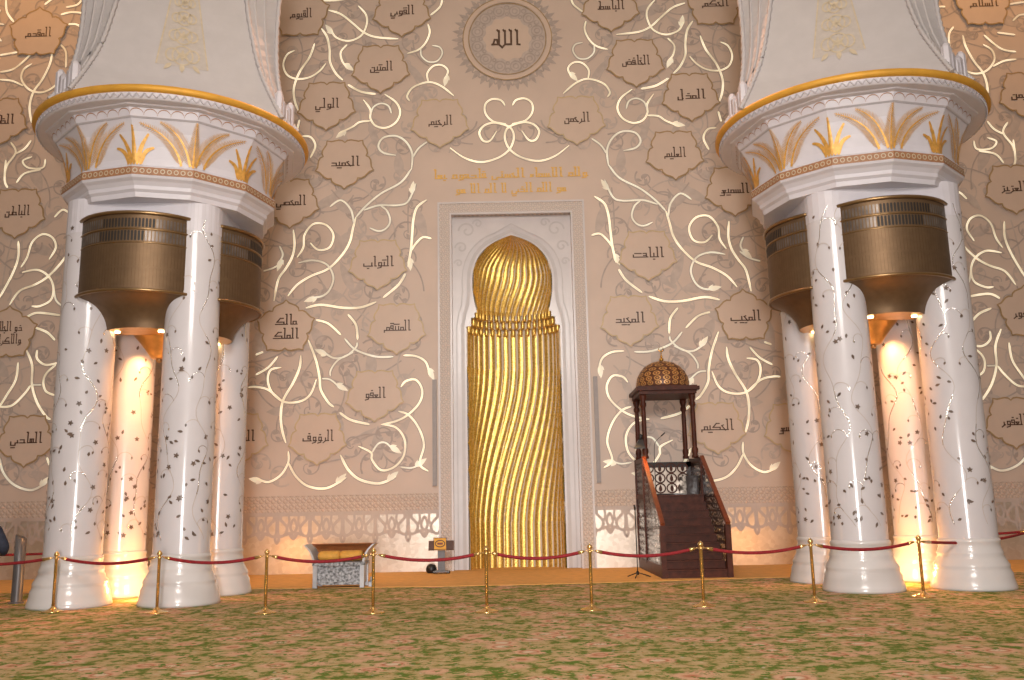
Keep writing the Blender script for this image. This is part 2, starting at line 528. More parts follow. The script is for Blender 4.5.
    if ch in 'صضطظ':
        S.append([(0, 0), (-2.3, 0)]); S.append([(-.3, 0), (-.3, 1.1), (-1.8, 1.1), (-1.8, 0)])
        if ch in 'طظ': S.append([(-1.5, 0), (-1.5, 3.4), (-1.9, 3.6)])
        if ch == 'ض': dots(1, -1.0, 2.0)
        if ch == 'ظ': dots(1, -.8, 2.0)
        if nj: 
            if ch in 'صض': S.append([(-2.2, .9), (-2.2, 0)])
            return S, 2.5, True
        if ch in 'صض': S.append([(-2.3, .9), (-2.3, -.9), (-3.6, -.9), (-3.6, .2)]); return S, 3.8, False
        return S, 2.5, False
    if ch in 'رز':
        S.append([(0, 0), (-.4, 0)]); S.append([(-.4, 1.0), (-.4, -.1), (-1.2, -.8)])
        if ch == 'ز': dots(1, -.5, 1.9)
        return S, 1.3, False
    if ch in 'عغ':
        if pj: S.append([(-.75, 0), (-.25, 1.0), (-1.25, 1.0), (-.75, 0)])
        else: S.append([(-1.3, 1.5), (-.4, 1.5), (-.4, .6), (-1.2, .6)]); S.append([(-.4, .6), (-.2, 0)])
        if ch == 'غ': dots(1, -.75, 2.4)
        S.append([(0, 0), (-1.5, 0)])
        if nj: return S, 1.5, True
        S.append([(-.8, 0), (-.8, -1.1), (-2, -1.1)]); return S, 2.2, False
    if ch == 'ه':
        S.append([(0, 0), (-1.6, 0)]); S.append([(-.25, 0), (-.25, 1.4), (-1.3, 1.4), (-1.3, 0)])
        if nj: S.append([(-.8, 0), (-.8, 1.4)]); return S, 1.6, True
        return S, 1.7, False
    if ch == 'ء': 
        S.append([(-.2, .9), (-.8, .9), (-.8, .4), (-.2, .2), (-.9, 0)]); return S, 1.2, False
    return S, 1.0, False

def kufic(text):
    """all strokes of a line and its width; text in reading order"""
    out = []; x = 0
    for i, ch in enumerate(text):
        pj = i > 0 and text[i - 1] not in NOJOIN and text[i - 1] != 'ء' and ch not in ' ء'
        nj = i < len(text) - 1 and ch not in NOJOIN and ch != 'ء' and text[i + 1] not in ' ء'
        S, adv, _ = glyph(ch, pj, nj)
        for p in S: out.append([(x + a, b) for a, b in p])
        x -= adv + (0 if nj else .28)
    return out, -x

def strokes(mb, S, cx, cz, sc, W, mp, pen=.5, m=0):
    for p in S:
        for (a, b), (c, d) in zip(p[:-1], p[1:]):
            dx, dy = c - a, d - b
            l = math.hypot(dx, dy) or 1
            ux, uy = dx / l * pen / 2, dy / l * pen / 2
            if isinstance(mp, Lay): mp.nxt()
            q = [(a - ux - uy, b - uy + ux), (a - ux + uy, b - uy - ux), (c + ux + uy, d + uy - ux), (c + ux - uy, d + uy + ux)]
            mb.poly([mp(cx + (W / 2 + e) * sc, cz + (g - 1.5) * sc) for e, g in q], m)

# ------------------------------------------------------------------ floor
mb = MB(); mb.box(-24, 24, -22, 26, -.2, 0)
struct(mb.build('floor', 'carpet'))
# plain orange carpet laid along the foot of the wall
mb = MB()
pts = catmull([(-20, 20.6), (-12, 20.2), (-5.5, 19.95), (-1.6, 19.6), (2.2, 19.75), (5.7, 20.2), (12, 20.4), (20, 20.6)], 8)
for (a, b), (c, d) in zip(pts[:-1], pts[1:]):
    mb.poly([(a, b, .012), (c, d, .012), (c, WALL - .04, .012), (a, WALL - .04, .012)])
    mb.poly([(a, b, 0), (c, d, 0), (c, d, .012), (a, b, .012)])
tag(mb.build('carpet_runner', 'strip'), 'plain orange carpet strip along the foot of the wall', 'carpet')

# ------------------------------------------------------------------ qibla wall
FX0, FX1, FZ1 = AX - 1.68, AX + 1.68, 9.77     # clear opening inside the mihrab frame
mb = MB()
mb.poly([(-21, WALL, 0), (FX0, WALL, 0), (FX0, WALL, 18), (-21, WALL, 18)])
mb.poly([(FX1, WALL, 0), (21, WALL, 0), (21, WALL, 18), (FX1, WALL, 18)])
mb.poly([(FX0, WALL, FZ1), (FX1, WALL, FZ1), (FX1, WALL, 18), (FX0, WALL, 18)])
wall = struct(mb.build('wall_back', 'wall'))

# carved relief tendrils, low contrast
rel = MB(); mp1 = wallmap(.001); mp2 = wallmap(.003)
rr = random.Random(3)
def blocked(x, z, r=0):
    if abs(x - AX) < 2.35 + r and z < 11.5 + r: return True
    if z < 2.2 + r or z > 16.9: return True
    if math.hypot(x - AX, z - 14.97) < 2.3 + r: return True
    return False
def spiral(x, z, r, turn, a0, m):
    pts = []
    for i in range(26):
        t = i / 25
        a = a0 + turn * t * 2 * PI * 1.25
        q = r * (1 - .85 * t)
        pts.append((x + q * math.cos(a), z + q * math.sin(a)))
    rel.ribbon(pts, lambda t: .05 * (1 - .5 * t), mp2, m)
    for t in (.15, .35, .6):
        i = int(t * 25); p, q = pts[i], pts[min(i + 1, 25)]
        an = math.atan2(q[1] - p[1], q[0] - p[0])
        rel.leaf(p[0], p[1], an + turn * .9, .2, .1, mp2, m)
    return pts
cnt = 0
for gx in range(0, 23):
    for gz in range(0, 18):
        x = .5 + gx * .82 + rr.uniform(-.25, .25); z = 2.7 + gz * .82 + rr.uniform(-.25, .25)
        if blocked(AX + x, z, .3): continue
        r = rr.uniform(.24, .46); tr = rr.choice((-1, 1)); a0 = rr.uniform(0, 2 * PI); m = rr.choice((0, 0, 1))
        spiral(AX + x, z, r, tr, a0, m)
        spiral(AX - x, z, r, -tr, PI - a0, m)
        # long curling stems between the spirals
        L = rr.uniform(.9, 1.6); an = rr.uniform(0, 2 * PI); k = rr.uniform(-1.6, 1.6)
        for sgn in (1, -1):
            pts = []
            px_, pz_, aa = x, z, an
            for i in range(16):
                pts.append((AX + sgn * px_, pz_)); px_ += L / 15 * math.cos(aa); pz_ += L / 15 * math.sin(aa); aa += k / 15
            if not any(blocked(p[0], p[1]) for p in pts): rel.ribbon(pts, .04, mp2, m)
        # broad soft acanthus leaves
        if rr.random() < .55:
            an = rr.uniform(0, 2 * PI); ln = rr.uniform(.6, 1.1); wd = rr.uniform(.2, .36)
            for sgn in (1, -1):
                aa = an if sgn > 0 else PI - an
                ex, ez = AX + sgn * x + ln * math.cos(aa), z + ln * math.sin(aa)
                if not blocked(ex, ez): rel.leaf(AX + sgn * x, z, aa, ln, wd, mp1, 1, 8)
rel.build('carved_tendrils', ['relief', 'relief_soft'], wall)

# gold-leaf vines, their reflections put in as emission: traced once on the left half, mirrored about the axis
VINES = [
 # (offset x, offset y, points in quarter pixels, width, dim, leaf)
 (256, 0, [(290,42),(340,58),(388,95),(430,130),(480,150),(570,157)], 4.2, 0, 0),
 (256, 0, [(300,118),(320,150),(370,165),(420,145),(443,100),(440,60),(410,25)], 3.8, 0, -1),
 (256, 0, [(262,115),(285,150),(295,200),(297,250),(320,295),(348,322)], 4.4, 0, 0),
 (256, 0, [(368,340),(420,368),(480,378)], 4.6, 0, 0),
 (256, 0, [(515,378),(560,410),(577,450),(560,490),(520,512),(480,505),(458,475),(458,440),(430,400)], 4, 0, 0),
 (256, 0, [(542,455),(530,425),(500,415),(470,430),(458,460)], 3.4, 1, 0),
 (256, 0, [(458,485),(415,490),(385,510),(330,535)], 3.8, 0, 1),
 (256, 0, [(235,175),(215,230),(175,290),(153,350),(155,400),(170,445)], 4.4, 0, 0),
 (256, 0, [(155,203),(125,220),(110,260),(125,300),(165,317),(215,310),(255,285),(280,255)], 3.8, 0, 0),
 (256, 0, [(365,180),(340,210),(345,245),(362,268)], 3.4, 0, 1),
 (256, 0, [(688,98),(695,130),(680,170),(650,200),(605,215)], 3.8, 0, 0),
 (256, 0, [(705,183),(735,190),(745,215),(725,245),(690,248),(662,225),(660,195)], 3.2, 1, 0),
 (256, 0, [(745,0),(735,30),(698,62)], 4, 0, 0),
 (256, 0, [(615,405),(605,385),(630,350),(690,330),(740,345),(792,385)], 4, 0, 0),
 (256, 0, [(690,330),(685,295),(710,265),(745,262),(768,285),(755,318)], 3.8, 0, 1),
 (256, 0, [(776,592),(834,632),(900,649),(968,632),(1012,600),(1030,562),(1028,528),(1008,506),(956,492),(915,502),(894,528),(900,553),(915,567),(938,562),(963,525)], 4.2, 0, 0),
 (256, 0, [(996,424),(980,403),(945,398),(918,418),(918,455),(948,487),(1000,497)], 4, 0, 0),
 (256, 0, [(560,622),(510,612),(490,585),(510,552),(560,545),(600,568),(625,615),(622,680)], 4, 1, 0),
 (256, 0, [(685,568),(650,595),(628,630)], 3.6, 1, 0),
 (256, 0, [(175,480),(165,522)], 4, 0, 0),
 (256, 0, [(185,545),(220,550),(238,585),(218,632)], 4, 0, 0),
 (256, 0, [(270,4),(330,2),(385,-8)], 4, 0, 0),
 (256, 170, [(622,-5),(580,50),(500,95),(440,145),(400,190)], 4, 1, 0),
 (256, 170, [(432,162),(490,143),(570,142),(610,125),(640,55)], 3.8, 1, 1),
 (256, 170, [(455,232),(490,245),(520,235),(537,205),(525,165),(500,145)], 3.6, 1, 0),
 (256, 170, [(683,120),(645,150),(630,200),(625,260),(620,320),(608,388)], 4.6, 0, 1),
 (256, 170, [(620,325),(640,295),(668,270),(702,275)], 4, 0, 0),
 (256, 170, [(598,415),(570,460),(508,512)], 4.8, 0, 0),
 (256, 170, [(482,528),(420,550),(350,552),(260,540),(200,553)], 4.6, 0, 0),
 (256, 170, [(400,190),(388,235),(375,290),(345,340),(290,395),(220,425),(165,460),(128,505)], 4.4, 0, 0),
 (256, 170, [(392,215),(380,160),(340,122),(296,148)], 3.8, 1, 0),
 (256, 170, [(150,240),(155,300),(145,350),(120,395),(90,440),(73,525)], 4.4, 0, 0),
 (256, 170, [(165,350),(190,310),(195,260),(230,217),(280,220),(310,260),(295,310),(250,320),(218,293)], 4, 0, 0),
 (256, 170, [(30,405),(75,390),(112,362)], 3.6, 1, 0),
 (256, 170, [(95,305),(108,340),(92,372)], 3.6, 1, 1),
 (256, 170, [(170,372),(230,362),(285,380),(310,430),(295,480),(265,505),(218,512)], 3.8, 1, 1),
 (256, 170, [(368,578),(400,620),(407,680)], 4.4, 0, 0),
 (256, 170, [(240,600),(290,615),(340,660)], 4, 0, 0),
 (256, 340, [(210,0),(240,80),(255,150),(260,200),(290,250),(312,268)], 4.4, 0, 0),
 (256, 340, [(335,290),(380,320),(455,338)], 4.6, 0, 0),
 (256, 340, [(500,338),(560,325),(610,298),(655,250),(665,200),(640,160),(600,165),(580,188)], 4, 0, 0),
 (256, 340, [(570,285),(610,300),(650,350),(672,420),(655,495),(690,525)], 4, 0, 0),
 (256, 340, [(655,500),(620,512),(578,508)], 3, 1, -1),
 (256, 340, [(500,338),(560,350),(595,400),(590,465),(550,510),(500,520),(465,480),(460,450),(410,425)], 4, 0, 0),
 (256, 340, [(465,450),(490,415),(520,412),(552,442)], 3.4, 1, 1),
 (256, 340, [(590,62),(640,65),(680,90),(695,142)], 4, 0, 1),
 (256, 340, [(550,67),(480,67),(400,40),(355,-5)], 3.8, 1, 0),
 (256, 340, [(405,10),(400,30),(360,65),(310,72),(258,38)], 3.6, 1, 1),
 (256, 340, [(390,50),(330,80),(300,120),(298,145)], 3.4, 1, 0),
 (256, 340, [(265,155),(300,160),(345,200)], 3.2, 1, 1),
 (256, 340, [(180,62),(175,110),(150,170),(110,240),(100,300),(105,360),(120,412)], 4.6, 0, 0),
 (256, 340, [(102,110),(60,120),(48,160),(65,210),(115,248),(180,245),(220,215),(242,158)], 4, 0, 0),
 (256, 340, [(-30,190),(0,188),(50,200),(108,248)], 3.8, 0, 0),
 (256, 340, [(0,140),(50,110),(88,66)], 4, 0, 0),
 (256, 340, [(130,445),(130,490),(100,540),(50,568),(0,552)], 4, 0, 1),
 (256, 340, [(130,490),(160,545),(210,585),(285,592),(362,550)], 4.2, 0, 1),
 (256, 340, [(338,460),(370,520),(420,560),(495,573),(560,546)], 4.8, 0, 1),
 (256, 340, [(0,60),(30,48)], 4, 0, 0),
 # beyond the columns
 (0, 340, [(0,268),(50,262),(100,215),(124,182)], 4, 0, 0),
 (0, 340, [(75,90),(65,160),(30,220),(0,268)], 4.2, 0, 0),
 (0, 340, [(105,35),(130,100),(130,180),(150,250),(185,305),(205,318)], 4.4, 0, 0),
 (0, 340, [(150,40),(150,75),(185,100),(240,90)], 4, 0, 0),
 (0, 340, [(225,100),(190,130),(175,165),(185,205),(222,222)], 4, 0, 0),
 (0, 340, [(130,180),(168,180)], 3, 1, 0),
 (0, 340, [(0,470),(15,530),(60,580),(130,600),(195,565)], 4.2, 1, 1),
 (0, 340, [(190,470),(200,502)], 4, 0, 0),
 (0, 170, [(85,390),(110,350),(130,290),(170,258),(210,270),(225,310),(198,358)], 4, 0, 0),
 (0, 170, [(75,285),(75,350),(50,420),(0,512)], 4.4, 0, 0),
 (0, 170, [(40,540),(80,485),(140,460),(190,430),(240,380),(278,328)], 4.2, 0, 0),
 (0, 170, [(90,410),(150,400),(195,425),(215,470),(205,520),(160,545),(128,545)], 4, 0, 0),
 (0, 170, [(105,592),(150,572),(245,582)], 4.4, 0, 0),
 (0, 170, [(140,630),(190,650),(222,682)], 4.4, 0, 0),
 (0, 170, [(220,190),(255,160),(292,187)], 4, 0, 0),
 (0, 170, [(215,470),(225,520),(250,545)], 3.6, 1, 0),
 (0, 170, [(25,-40),(20,40),(32,72)], 4, 0, 0),
 (0, 170, [(165,0),(100,15),(68,52)], 3.8, 0, 0),
 (0, 0, [(25,0),(30,50),(57,90)], 4.2, 0, 0),
 (0, 0, [(245,60),(290,50),(348,56)], 4, 0, 0),
 (0, 0, [(275,98),(310,100),(338,122)], 4, 0, 0),
 (0, 0, [(210,215),(200,260),(170,320),(135,370),(120,430),(128,492)], 4.4, 0, 0),
 (0, 0, [(130,255),(95,280),(88,320),(120,360),(170,370),(220,345),(255,300)], 4, 0, 0),
 (0, 0, [(0,290),(60,275),(126,218)], 4, 0, 0),
 (0, 0, [(0,320),(50,325),(95,345)], 3.6, 0, 0),
 (0, 0, [(245,180),(265,210),(265,272)], 4, 0, 0),
 (0, 0, [(265,30),(310,20),(332,-4)], 4, 0, 0),
 (0, 0, [(0,222),(72,210)], 4, 0, 0),
 (0, 0, [(45,570),(65,610),(30,662),(22,690)], 4, 0, 0),
 (0, 0, [(65,615),(100,595),(126,562)], 4, 0, 0),
 (0, 0, [(183,638),(172,672),(115,672),(93,645),(130,628)], 3.6, 0, 0),
 (0, 0, [(180,20),(215,-6)], 4, 0, 0),
]
mpg = wallmap(.018)
PXM = 34.5
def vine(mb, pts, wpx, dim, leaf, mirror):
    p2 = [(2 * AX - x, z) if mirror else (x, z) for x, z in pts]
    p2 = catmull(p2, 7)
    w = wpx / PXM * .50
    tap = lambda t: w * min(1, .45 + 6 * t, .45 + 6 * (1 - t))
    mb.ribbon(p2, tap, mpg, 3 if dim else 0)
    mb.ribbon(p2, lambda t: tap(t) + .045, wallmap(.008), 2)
    if leaf:
        i0, i1 = (-5, -1) if leaf > 0 else (4, 0)
        a, b = p2[i0], p2[i1]
        an = math.atan2(b[1] - a[1], b[0] - a[0])
        mb.leaf(a[0], a[1], an + .25, .38, .15, wallmap(.020), 1, 8)
        mb.leaf(a[0], a[1], an + .85, .20, .07, wallmap(.019), 1, 5)
VM = ['gleam_paint', 'gleam_paint_leaf', 'relief', 'gleam_paint_dim']
ALL = []
for ox, oy, P, w, dim, leaf in VINES:
    pts = [wp(ox + x / 4, oy + y / 4) for x, y in P]
    ALL.append((pts, w, dim, leaf, False)); ALL.append((pts, w, dim, leaf, True))
ALL.sort(key=lambda t: -t[1] * sum(math.dist(a, b) for a, b in zip(t[0][:-1], t[0][1:])))
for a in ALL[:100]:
    mb = MB(); vine(mb, *a); mb.build('vine_painted_gleam', VM, wall)
mb = MB()
for a in ALL[100:]: vine(mb, *a)
for ox, oy, P, w, dim, leaf in VINES:          # the same pattern runs on behind the columns
    if ox == 0:
        for sh in (2.3, -2.4, -4.8):
            pts = [wp(ox + x / 4, oy + y / 4) for x, y in P]
            pts = [(x + sh, z + (.35 if sh > 0 else -.3)) for x, z in pts]
            if max(p[0] for p in pts) > -6.9 or min(p[1] for p in pts) < 2.15: continue
            for m_ in (False, True): vine(mb, pts, w, 1, leaf, m_)
o = mb.build('vine_painted_gleam', VM, wall); o['kind'] = 'stuff'

# wall frieze: lattice band, arabesque screen and polished dado
def wall_spans(): return ((-21, AX - 2.02), (AX + 2.02, 21))
mb = MB()
for a, b in wall_spans(): mb.box(a, b, WALL - .03, WALL, 1.60, 2.03)
mb.build('lattice_frieze', 'lattice_pink', wall)
mb = MB()
for a, b in wall_spans():
    mb.box(a, b, WALL - .02, WALL, .69, 1.59)
    mb.box(a, b, WALL - .032, WALL, 0.012, .69)
mb.build('polished_dado', 'dado', wall)
mb = MB(); mps = wallmap(.023)
def arabesque(x0, d):
    def q(pts, w, closed=False, n=5):
        mb.ribbon(catmull([(x0 + d * u, v) for u, v in pts], n, closed), w, mps, 0, closed)
    q([(.02, 1.52), (.02, 1.1), (.10, .98), (.25, 1.04), (.30, 1.2), (.2, 1.32), (.1, 1.42), (.12, 1.55)], .075)
    q([(.98, 1.52), (.98, 1.1), (.90, .98), (.75, 1.04), (.70, 1.2), (.8, 1.32), (.9, 1.42), (.88, 1.55)], .075)
    q([(.5, 1.08), (.40, 1.22), (.5, 1.42), (.60, 1.22)], .07, True)
    q([(.30, 1.2), (.36, 1.36), (.34, 1.55)], .06); q([(.70, 1.2), (.64, 1.36), (.66, 1.55)], .06)
    q([(.25, 1.02), (.4, 1.06), (.5, .98), (.6, 1.06), (.75, 1.02)], .08)
    q([(.0, 1.0), (-.06, .92), (0, .8), (.06, .92)], .07, True)
    q([(.38, 1.04), (.5, .9), (.62, 1.04)], .06)
for a, b in wall_spans():
    n = int((b - a) / .86)
    d = (b - a) / n
    for i in range(n): arabesque(a + i * d, d)
    mb.poly([mps(a, 1.50), mps(b, 1.50), mps(b, 1.60), mps(a, 1.60)])
mb.build('arabesque_screen', 'screen', wall)

# ------------------------------------------------------------------ calligraphy medallions
def med_outline(r, up, sx=1.08):
    key = [(0, 1.05), (6, .945), (13, .915), (22, .90), (30, .86), (36, .775)]
    out = []
    for k in range(5):
        c = 90 + 72 * k if up else -90 + 72 * k
        seq = [(-a, q) for a, q in key[::-1]][1:] + key[1:]
        for a, q in seq:
            t = math.radians(c + a); out.append((r * q * math.cos(t) * sx, r * q * math.sin(t)))
    return out
MEDS = [
 # px, py of centre, lettering lines, points up?, lettering width px, rim, label
 (39, 34, ['المقدم'], 1, 26, 'rim_brown', 'tan star medallion lettered المقدم, at the upper left beside the left column'),
 (301, 15, ['القيوم'], 1, 22, 'rim_brown', 'tan star medallion lettered القيوم, at the top edge just right of the left column'),
 (402, 12, ['القوي'], 0, 24, 'rim_brown', 'tan star medallion lettered القوي, at the top edge left of the round medallion'),
 (381, 68, ['المتين'], 0, 23, 'rim_brown', 'tan star medallion lettered المتين, below left of the round medallion'),
 (327, 105, ['الولي'], 0, 24, 'rim_brown', 'tan star medallion lettered الولي, beside the gold ring of the left column'),
 (440, 122, ['الرحيم'], 0, 24, 'rim_pale', 'pale star medallion lettered الرحيم, above left of the gold inscription'),
 (345, 163, ['الحميد'], 0, 29, 'rim_brown', 'tan star medallion lettered الحميد, right of the left capital'),
 (291, 202, ['المحصي'], 0, 30, 'rim_brown', 'tan star medallion lettered المحصي, half hidden by the left capital'),
 (378, 263, ['التواب'], 0, 31, 'rim_pale', 'pale star medallion lettered التواب, left of the mihrab dome'),
 (397, 327, ['المنتقم'], 0, 27, 'rim_pale', 'pale star medallion lettered المنتقم, left of the mihrab scallop rows'),
 (286, 328, ['مالك', 'الملك'], 1, 26, 'rim_brown', 'tan star medallion with two lettered lines مالك الملك, right of the left column lamp'),
 (375, 394, ['العفو'], 0, 21, 'rim_pale', 'pale star medallion lettered العفو, beside the left grey wall strip'),
 (318, 437, ['الرؤوف'], 0, 31, 'rim_pale', 'pale star medallion lettered الرؤوف, lowest on the wall left of the mihrab'),
 (240, 437, ['الظاهر'], 0, 30, 'rim_pale', 'pale star medallion mostly hidden behind the innermost left pillar'),
 (610, 7, ['الباسط'], 0, 27, 'rim_brown', 'tan star medallion lettered الباسط, at the top edge right of the round medallion'),
 (714, 4, ['الحكم'], 1, 27, 'rim_brown', 'tan star medallion lettered الحكم, at the top edge just left of the right column'),
 (635, 62, ['الخافض'], 0, 28, 'rim_brown', 'tan star medallion lettered الخافض, below right of the round medallion'),
 (690, 96, ['المذل'], 0, 29, 'rim_brown', 'tan star medallion lettered المذل, beside the gold ring of the right column'),
 (576, 119, ['الرحمن'], 0, 26, 'rim_pale', 'pale star medallion lettered الرحمن, above right of the gold inscription'),
 (674, 154, ['العليم'], 0, 22, 'rim_brown', 'tan star medallion lettered العليم, left of the right capital'),
 (733, 190, ['السميع'], 0, 30, 'rim_brown', 'tan star medallion lettered السميع, half hidden by the right capital'),
 (647, 254, ['الباعث'], 0, 32, 'rim_pale', 'pale star medallion lettered الباعث, right of the mihrab dome'),
 (629, 319, ['المجيد'], 0, 30, 'rim_pale', 'pale star medallion lettered المجيد, above the pulpit dome'),
 (744, 317, ['المجيب'], 1, 31, 'rim_brown', 'tan star medallion lettered المجيب, left of the right column lamp'),
 (716, 426, ['الحكيم'], 0, 33, 'rim_pale', 'pale star medallion lettered الحكيم, beside the pulpit posts'),
 (792, 427, ['الواسع'], 0, 30, 'rim_pale', 'pale star medallion partly hidden behind the innermost right pillar'),
 (0, 121, ['الظاهر'], 0, 30, 'rim_brown', 'tan star medallion cut by the left frame edge, above the one lettered الباطن'),
 (18, 212, ['الباطن'], 0, 25, 'rim_brown', 'tan star medallion lettered الباطن, at the left frame edge beside the left capital'),
 (9, 334, ['ذو الجلال', 'والإكرام'.replace('إ', 'ا')], 1, 28, 'rim_brown', 'tan star medallion with two lettered lines at the left frame edge beside the lamp'),
 (27, 439, ['الهادي'], 0, 32, 'rim_brown', 'tan star medallion lettered الهادي, lowest at the left frame edge'),
 (982, 4, ['السلام'], 1, 29, 'rim_brown', 'tan star medallion at the top edge right of the right column'),
 (1026, 95, ['المهيمن'], 0, 36, 'rim_brown', 'tan star medallion cut by the right frame edge, above the one lettered العزيز'),
 (1012, 188, ['العزيز'], 0, 26, 'rim_brown', 'tan star medallion lettered العزيز, at the right frame edge beside the right capital'),
 (1026, 313, ['الشكور'], 1, 30, 'rim_brown', 'tan star medallion cut by the right frame edge, below the one lettered العزيز'),
 (1012, 421, ['الغفور'], 0, 26, 'rim_brown', 'tan star medallion lettered الغفور, lowest at the right frame edge'),
]
for px, py, lines, up, wpx, rim, label in MEDS:
    x, z = wp(px, py)
    scale = wp(px + 10, py)[0] - wp(px - 10, py)[0]
    t = thing('calligraphy_medallion', label, 'wall medallion', (x, WALL - .039, z), group='star medallions set in the patterned wall')
    out = med_outline(26.8 * scale / 20, up)
    mb = MB()
    front = [(u, -.022, v) for u, v in out]; back = [(u, .003, v) for u, v in out]
    mb.poly(front[::1])
    n = len(out)
    c = mb.vert((0, -.022, 0))
    mb.f.pop(); mb.mi.pop(); mb.sm.pop()
    ids = list(range(n))
    for i in range(n): mb.face((c, i, (i + 1) % n))
    bk = [mb.vert(p) for p in back]
    for i in range(n): mb.face((i, bk[i], bk[(i + 1) % n], (i + 1) % n))
    mb.build('panel', 'panel', t)
    mb = MB(); mb.ribbon(out, .042, lambda u, v: (u, -.028, v), 0, True)
    mb.build('rim', rim, t)
    mb = MB()
    pr = [kufic(l) for l in lines]
    W = max(w for _, w in pr)
    sc = wpx * scale / 20 / W
    dz = 0.012 * 5
    for k, (S, w) in enumerate(pr):
        oz = ((len(lines) - 1) / 2 - k) * 5.6 * sc
        strokes(mb, S, 0, oz, sc, w, Lay(lambda u, v, q, k2=min(1.15, .070 / sc): (u, -q, v * k2), .026), .42)
    mb.build('lettering', 'letter', t)

# round medallion above the mihrab
x, z = wp(507, 38)
t = ROUND = thing('round_medallion', 'large round sunburst medallion with the dark word الله, top centre of the wall', 'wall medallion', (AX, WALL, z - .04)); t.scale = (.94, 1, .94)
rmap = lambda o: Lay(lambda u, v, q: (u, -q, v), o)
mb = MB()
for k in range(36):
    a = 2 * PI * k / 36
    ca, sa = math.cos(a), math.sin(a)
    mb.leaf(1.32 * ca, 1.32 * sa, a, .42, .14, rmap(.012), 0)
    mb.leaf(1.40 * ca, 1.40 * sa, a + .7, .22, .08, rmap(.014), 0); mb.leaf(1.40 * ca, 1.40 * sa, a - .7, .22, .08, rmap(.014), 0)
mb.build('sunburst', 'relief', t)
mb = MB(); circ = lambda r, n=64, cx=0, cz=0: [(cx + r * math.cos(2 * PI * i / n), cz + r * math.sin(2 * PI * i / n)) for i in range(n)]
mb.poly([(u, -.03, v) for u, v in circ(1.36)][::-1])
mb.build('disc', 'relief_soft', t)
mb = MB(); mb.ribbon(circ(1.30), .13, rmap(.05), 0, True); mb.ribbon(circ(1.2), .03, rmap(.052), 1, True); mb.ribbon(circ(1.38), .03, rmap(.052), 1, True)
mb.build('ring', ['panel', 'rim_brown'], t)
mb = MB()
for k in range(12):
    a = 2 * PI * (k + .5) / 12
    mb.ribbon(circ(.17, 16, .96 * math.cos(a), .96 * math.sin(a)), .045, rmap(.04), 0, True)
    mb.ribbon(circ(.08, 10, .96 * math.cos(a), .96 * math.sin(a)), .04, rmap(.04), 0, True)
    b_ = a + PI / 12
    mb.ribbon(circ(.07, 10, 1.06 * math.cos(b_), 1.06 * math.sin(b_)), .04, rmap(.042), 0, True); mb.ribbon(circ(.05, 10, .83 * math.cos(b_), .83 * math.sin(b_)), .035, rmap(.042), 0, True)
mb.build('arabesque', 'relief', t)
mb = MB(); mb.poly([(u * (1 + .05 * math.cos(12 * math.atan2(v, u))), -.036, v * (1 + .05 * math.cos(12 * math.atan2(v, u)))) for u, v in circ(.72, 96)][::-1])
mb.build('centre_panel', 'panel', t)
mb = MB()
S = [[(2.6, 3.9), (2.6, 0), (3.2, -.1)], [(2.2, 4.1), (2.6, 3.6)], [(1.0, 3.9), (1.0, 0), (-.6, 0), (-.6, 3.9)], [(.6, 4.1), (1.0, 3.6)],
     [(-1.0, 4.1), (-.6, 3.6)], [(-.6, 0), (-1.4, -.9), (-2.2, 0), (-2.2, 3.9)], [(-2.6, 4.1), (-2.2, 3.6)],
     [(1.0, 0), (.1, -.0)], [(-2.2, 0), (-4.0, 0)], [(-2.5, .1), (-2.75, 1.35), (-3.35, 1.35), (-3.75, .1)]]
strokes(mb, S, 0, -.02, .118, 0, rmap(.045), .52)
mb.build('lettering', 'letter', t)

# gold inscription above the mihrab
ins = thing('gold_inscription', 'two lines of gold lettering on the wall above the mihrab frame', 'inscription', (AX, WALL, 10.8))
for txt, zc, w in (('ولله الاسماء الحسنى فادعوه بها', .14, 4.4), ('هو الله الذي لا اله الا هو', -.30, 3.15)):
    S, W = kufic(txt); sc = w / W; x_ = 0
    for word in txt.split(' '):
        Sw, ww = kufic(word)
        mb = MB()
        strokes(mb, [[(a - x_, b) for a, b in p] for p in Sw], 0, zc, sc, W, Lay(lambda u, v, q, k2=.066 / sc, z2=zc: (u, -q, z2 + (v - z2) * k2), .012), .50)
        mb.build('word', 'letter_gold', ins)
        x_ += ww + kufic(' ')[1]

# ------------------------------------------------------------------ mihrab
mih = thing('mihrab', 'tall prayer niche with a twisted fluted gold wall and gold onion dome', 'prayer niche', (AX, WALL, 0))
mb = MB()
for s in (-1, 1):
    a, b = sorted((s * 1.68, s * 2.05)); mb.box(a, b, -.05, .3, 0.012, 10.09)
mb.box(-1.68, 1.68, -.05, .3, 9.77, 10.09)
mb.build('carved_frame', 'lattice', mih)
mb = MB()
for s in (-1, 1):
    for xx in (1.70, 2.04):
        a, b = sorted((s * (xx - .025), s * (xx + .025))); mb.box(a, b, -.078, 0, 0.012, 9.745 if xx < 1.9 else 10.065)
mb.box(-1.725, 1.725, -.075, 0, 9.745, 9.795); mb.box(-2.065, 2.065, -.075, 0, 10.065, 10.115)
mb.build('frame_moulding', 'niche', mih)
PY = .22          # niche panel recess
DOME = [(6.98, 1.0), (7.12, 1.03), (7.3, 1.075), (7.6, 1.115), (7.88, 1.125), (8.15, 1.10), (8.4, 1.03), (8.62, .92), (8.8, .77), (8.95, .59), (9.06, .39), (9.14, .19), (9.2, .012)]
dome = [(r, z) for z, r in catmull(DOME, 4)]
side = [(1.30, z) for z in (0.0, 2, 4, 6.55)] + [(1.30, 6.58), (1.17, 6.6), (1.17, 6.82), (1.07, 6.84), (1.07, 6.98)]
edge = side + dome
mb = MB()
